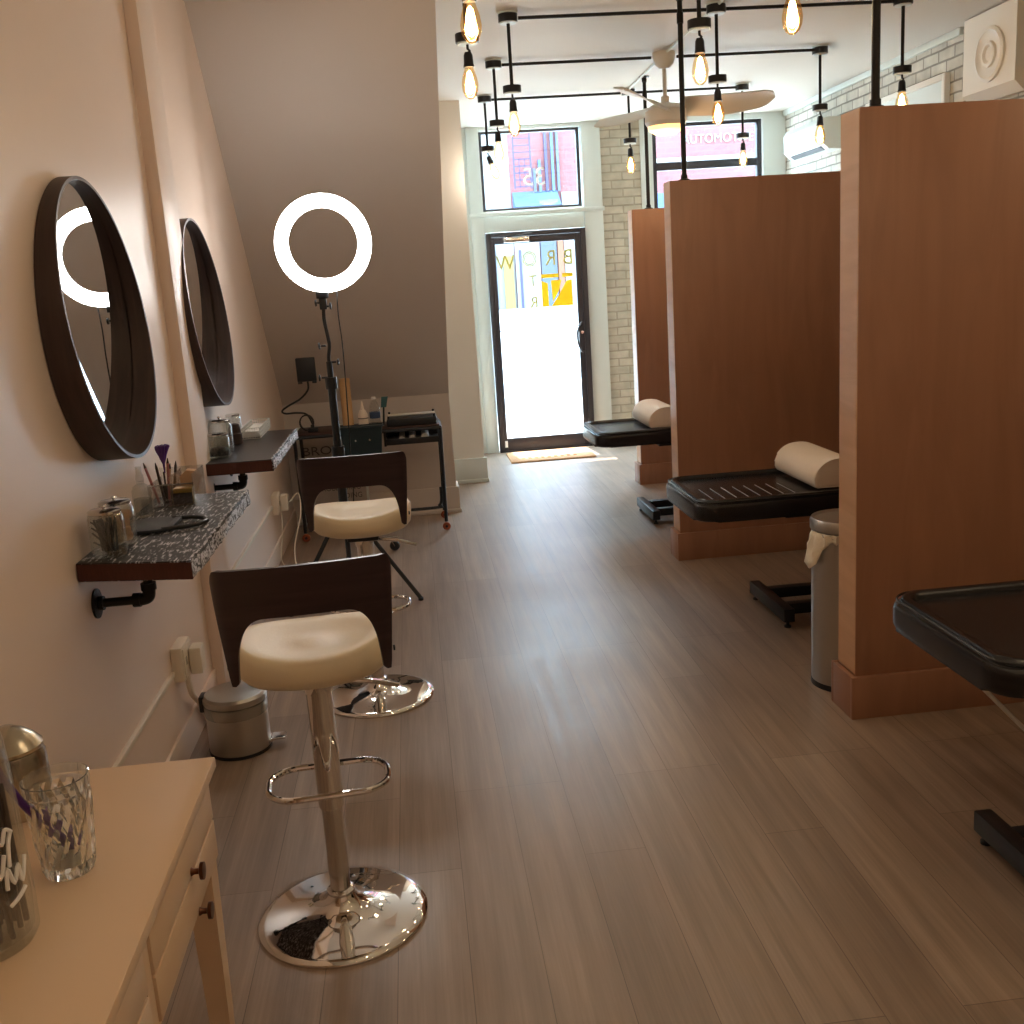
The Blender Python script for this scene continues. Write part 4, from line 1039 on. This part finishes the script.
bm = new(); cyl(bm, (0, 0, 0.001), (.01, 0, .12), .006, n=10); obj('handle', bm, M['teal'], t)
bm = new(); prism(bm, [(-.008, .12), (.028, .12), (.045, .19), (.0, .19)], -.012, .012, 'Y', .002); obj('bristles', bm, mat('teal_bristle', srgb(60, 100, 104), .7, noise=.1), t)
# phone holder on gooseneck
t = thing('gooseneck_lamp', 'small square black light panel on a bent gooseneck clamped to the trolley', 'lamp', (-.69, 6.88, .722))
bm = new(); box(bm, -.065, .06, -.015, .012, .335, .49, .006); obj('lamp_head', bm, M['blk'], t)
bm = new(); box(bm, -.062, -.035, -.017, .014, .322, .336, .002); box(bm, .03, .058, -.017, .014, .322, .336, .002); obj('clip', bm, M['blk'], t)
bm = new(); tube(bm, smooth_path([(.0, 0, .335), (-.005, 0, .28), (-.06, 0, .225), (-.14, 0, .185), (-.185, 0, .155), (-.165, 0, .135), (-.09, 0, .135), (-.03, 0, .12), (.0, 0, .06), (.005, 0, .02)], 6), .0065, 8); obj('gooseneck', bm, M['blk'], t)
bm = new(); box(bm, -.03, .035, -.03, .03, .001, .03, .005); cyl(bm, (-.0, 0, .03), (0, 0, .05), .012, n=12); obj('clamp', bm, M['blk'], t)
t = thing('wire_coil', 'dark coiled cable resting at the left of the trolley top', 'cable', (-.735, 6.96, .722))
bm = new()
for k in range(4): tube(bm, [(.045*math.cos(a*.3)*1., .02*math.sin(k)+.006*k, .055+.05*math.sin(a*.3)) for a in range(21)], .005, 6, closed=True)
obj('coil', bm, M['blk'], t)

# sign board behind trolley
t = thing('sign_board', 'standing grey sign board with BROW lettering behind the trolley', 'sign', (-.615, 7.27, 0))
bm = new(); box(bm, -.215, .215, -.008, .008, .02, .69, .002); obj('board', bm, M['paper'], t)
bm = new(); box(bm, -.232, -.215, -.014, .014, 0, .71, .003); box(bm, .215, .232, -.014, .014, 0, .71, .003); box(bm, -.215, .215, -.014, .014, .69, .71, .003); box(bm, -.215, .215, -.014, .014, 0.003, .02, .003); obj('frame', bm, M['white'], t)
text('lettering', 'BROW', .085, M['ink'], t, (-.045, -.0095, .535), ext=.001, xs=1.25)
text('lettering', 'MICROBLADING', .054, M['ink'], t, (.0, -.0095, .262), ext=.001, xs=.9)
text('lettering', 'DING', .054, M['ink'], t, (.125, -.0095, .202), ext=.001, xs=.9)

# castor behind the far stool
t = thing('castor_wheel', 'small black castor with chrome fork on the floor behind the farther bar stool', 'castor', (-.205, 6.36, 0))
bm = new(); lathe(bm, [(0, -.014), (.028, -.014), (.032, -.008), (.032, .008), (.028, .014), (0, .014)], (0, 0, .032), 22, axis='Y'); obj('wheel', bm, M['blk'], t)
bm = new(); tube(bm, [(0, -.018, .032), (-.02, -.018, .075), (-.09, -.005, .085)], .004, 6); tube(bm, [(0, .018, .032), (-.02, .018, .075), (-.09, .005, .085)], .004, 6); tube(bm, [(-.12, 0, .085), (.03, 0, .088)], .005, 8); obj('fork', bm, M['chromeb'], t)
# ------------------------------------------------------------------ door mat
t = thing('door_mat', 'tan coir doormat in front of the glass door', 'doormat', (1.21, 9.45, 0))
bm = new(); box(bm, -.39, .39, -.27, .27, .001, .016, .004); obj('coir_pad', bm, M['mat'], t)
bm = new()
for k in range(9): box(bm, -.28+.06*k, -.25+.06*k, -.16, -.10+.02*(k % 2), .0162, .0172)
obj('print', bm, M['matink'], t)

# ------------------------------------------------------------------ wiring on the left wall
bm = new(); box(bm, XL, XL+.0145, 1.93, 3.50, .335, .353, .002)
tag(obj('cable_trunking', bm, M['plastic']), 'white cable trunking on the left wall between desk and power outlet', 'trunking', 'white wall trunking')
bm = new(); box(bm, XL+.0, XL+.0145, 4.425, 6.26, .352, .370, .002); tag(obj('cable_trunking', bm, M['plastic']), 'white cable trunking on the left wall beyond the pilaster', 'trunking', 'white wall trunking')
def outlet(y, z, label, adapters):
    t = thing('power_outlet', label, 'outlet', (XL, y, z), group='surface outlets on the left wall')
    bm = new(); box(bm, 0, .04, -.07, .07, -.06, .065, .004); obj('back_box', bm, M['plastic'], t)
    bm = new(); box(bm, .04, .044, -.06, .06, -.05, .055, .001); obj('face_plate', bm, M['plastic'], t)
    bm = new()
    for yy in (-.03, .03): box(bm, .0441, .0448, yy-.008, yy-.004, -.01, .02); box(bm, .0441, .0448, yy+.004, yy+.008, -.01, .02)
    obj('sockets', bm, M['blk'], t)
    for k, (dy, dz) in enumerate(adapters):
        a = thing('power_adapter', label.split(' on ')[0]+(' plug, left of the pair' if k == 0 else ' plug, right of the pair'), 'plug', (XL+.045, y+dy, z+dz), group='white plugs')
        bm = new(); box(bm, .001, .045, -.035, .035, -.05, .05, .006); obj('plug_body', bm, M['plastic'], a)
outlet(3.60, .36, 'near white power outlet on the left wall above the pedal bin', ((.03, -.01),))
outlet(6.37, .36, 'far white power outlet on the left wall under the farther shelf', ((.03, .0),))
bm = new(); tube(bm, smooth_path([(XL+.03, 3.60, .31), (XL+.03, 3.63, .22), (XL+.025, 3.74, .14), (XL+.025, 3.84, .03), (XL+.026, 3.87, .013)], 6), .011, 8)
tag(obj('power_cable', bm, M['plastic']), 'thick white cable dropping from the near outlet to the floor', 'cable')
bm = new(); tube(bm, smooth_path([(XL+.10, 6.40, .36), (XL+.15, 6.45, .40), (XL+.17, 6.3, .3), (XL+.13, 6.15, .12), (XL+.17, 6.0, .02), (XL+.35, 5.9, .006)], 6), .004, 6)
tag(obj('power_cable', bm, M['plastic']), 'thin white cable looping from the far outlet to the floor', 'cable')
bm = new(); tube(bm, smooth_path([(XL+.046, 6.36, .30), (XL+.05, 6.3, .2), (XL+.03, 6.25, .05), (XL+.05, 6.2, .006)], 5), .003, 6)
tag(obj('power_cable', bm, M['plastic']), 'thin white cable hanging straight below the far outlet', 'cable')

# ------------------------------------------------------------------ outside
bm = new()
vs = [bm.verts.new(p) for p in ((-30, YF+.13, -.02), (34, YF+.13, -.02), (34, 13, -.02), (-30, 13, -.02), (34, 45, .75), (-30, 45, .75))]
bm.faces.new((vs[0], vs[1], vs[2], vs[3])); bm.faces.new((vs[3], vs[2], vs[4], vs[5])); struct('street_ground', bm, M['street'], smooth=False)
g = bpy.data.objects['street_ground']; g['kind'] = 'structure'
bm = new(); box(bm, -30, 34, YF+.13, 12.6, -.02, .0); o = obj('sidewalk', bm, M['pave']); o['kind'] = 'structure'
YB2 = 40
t = thing('white_building', 'pale rendered building across the street, left part of the view through the front door', 'building', (4.2, YB2, .6))
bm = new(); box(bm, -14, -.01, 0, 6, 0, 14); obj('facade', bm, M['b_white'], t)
bm = new(); box(bm, -1.0, -.72, -.12, 0, 0, 2.4); obj('grey_post', bm, M['b_grey'], t)
bm = new(); box(bm, -.45, -.08, -.12, 0, 0, 2.0); obj('ochre_door', bm, M['b_yellow'], t)
t = thing('brick_building', 'red brick building with fire escape and downpipes across the street', 'building', (4.2, YB2, .6))
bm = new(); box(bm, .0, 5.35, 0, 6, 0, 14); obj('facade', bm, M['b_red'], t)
bm = new(); box(bm, .02, .95, -.12, 0, 0, 3.6); obj('white_bay', bm, M['b_white'], t)
bm = new(); box(bm, 1.9, 3.9, -.12, 0, 0, 4.2); obj('white_bay', bm, M['b_white'], t)
bm = new(); box(bm, .16, .24, -.2, -.121, 0, 2.2); obj('door_post', bm, M['b_purple'], t)
bm = new(); box(bm, 1.0, 1.6, -.14, 0, 0, 3.4); obj('shop_door', bm, M['b_grey'], t)
bm = new(); box(bm, 1.64, 1.86, -.2, 0, 0, 3.6); obj('pilaster', bm, M['b_orange'], t)
bm = new(); prism(bm, [(-1.0, 3.7), (0, 3.7), (0, 4.3)], .05, 1.75, 'X'); obj('awning', bm, M['b_blue'], t, smooth=False)
bm = new()
for x in (.1, .72): box(bm, x-.03, x+.03, -.8, -.74, 4.35, 7.5)
for k in range(13): box(bm, .1, .72, -.78, -.75, 4.4+.24*k, 4.44+.24*k)
for k in range(2): box(bm, .28+.2*k, .31+.2*k, -.78, -.75, 4.35, 5.4)
obj('fire_escape', bm, M['b_purple'], t)
for x, zt, mt in ((.92, 5.1, 'b_grey'), (1.12, 5.4, 'b_blue'), (1.38, 6.4, 'b_purple'), (1.62, 7., 'b_blue'), (1.82, 7., 'b_grey')):
    bm = new(); box(bm, x-.05, x+.05, -.15, 0, 4.25, zt); obj('downpipe', bm, M[mt], t)
t = thing('garage_building', 'pink brick building with white sign lettering, seen through the shop window', 'building', (9.57, YB2, .6))
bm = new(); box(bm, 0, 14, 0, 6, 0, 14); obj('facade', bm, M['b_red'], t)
bm = new(); box(bm, .0, 14, -.12, 0, 5.05, 5.2); obj('ledge', bm, M['b_white'], t)
bm = new(); box(bm, .05, .65, -.14, -.0, 0, 3.95); obj('shutter', bm, M['b_blue'], t)
text('lettering', 'AUTOMOTIVE', .46, M['b_white'], t, (2.6, -.03, 5.82), ext=.02, xs=.95)

# ------------------------------------------------------------------ world & light
w = bpy.data.worlds.new('World'); S.world = w; w.use_nodes = True
bg = w.node_tree.nodes['Background']; bg.inputs['Color'].default_value = (.56, .81, 1., 1); bg.inputs['Strength'].default_value = 13.
sun = bpy.data.lights.new('sun', 'SUN'); sun.energy = 14; sun.angle = .01; sun.color = (1, .95, .88)
so = bpy.data.objects.new('sun', sun); COL.objects.link(so); so.rotation_euler = (math.radians(-19), math.radians(-2), 0)
def portal(x0, x1, z0, z1):
    l = bpy.data.lights.new('portal', 'AREA'); l.shape = 'RECTANGLE'; l.size = x1-x0; l.size_y = z1-z0; l.cycles.is_portal = True
    o = bpy.data.objects.new('portal', l); COL.objects.link(o); o.location = ((x0+x1)/2, YF+.14, (z0+z1)/2); o.rotation_euler = (-PI/2, 0, 0)
portal(DX0, DX1, 0, DZ); portal(WX0, WX1, WZ0, WZ1); portal(VX0, VX1, VZ0, VZ1)
l = bpy.data.lights.new('fan_light', 'POINT'); l.energy = 4; l.color = (1, .6, .3); l.shadow_soft_size = .06
o = bpy.data.objects.new('fan_light', l); COL.objects.link(o); o.parent = fan; o.location = (0, 0, -.60)

# ------------------------------------------------------------------ camera
cam = bpy.data.cameras.new('camera'); co = bpy.data.objects.new('camera', cam); COL.objects.link(co)
cam.sensor_width = 36; cam.lens = 1029.5/1024*36; cam.clip_start = .02; cam.clip_end = 300
ya, pi_, ro = map(math.radians, (4.944, 12.518, 3.782))
f = Vector((math.sin(ya)*math.cos(pi_), math.cos(ya)*math.cos(pi_), -math.sin(pi_)))
r = Vector((math.cos(ya), -math.sin(ya), 0)); d = f.cross(r)
c, s = math.cos(ro), math.sin(ro)
X_ = c*r+s*d; D_ = -s*r+c*d
Rm = Matrix((X_, -D_, -f)).transposed().to_4x4(); Rm.translation = (0, 0, 1.6)
co.matrix_world = Rm
S.camera = co
S.view_settings.view_transform = 'Standard'; S.view_settings.look = 'None'; S.view_settings.exposure = .74; S.view_settings.gamma = 1
S.view_settings.use_curve_mapping = False
S.cycles.use_denoising = True
S.cycles.max_bounces = 10; S.cycles.transparent_max_bounces = 16; S.cycles.diffuse_bounces = 6; S.cycles.glossy_bounces = 6
S.cycles.sample_clamp_indirect = 8
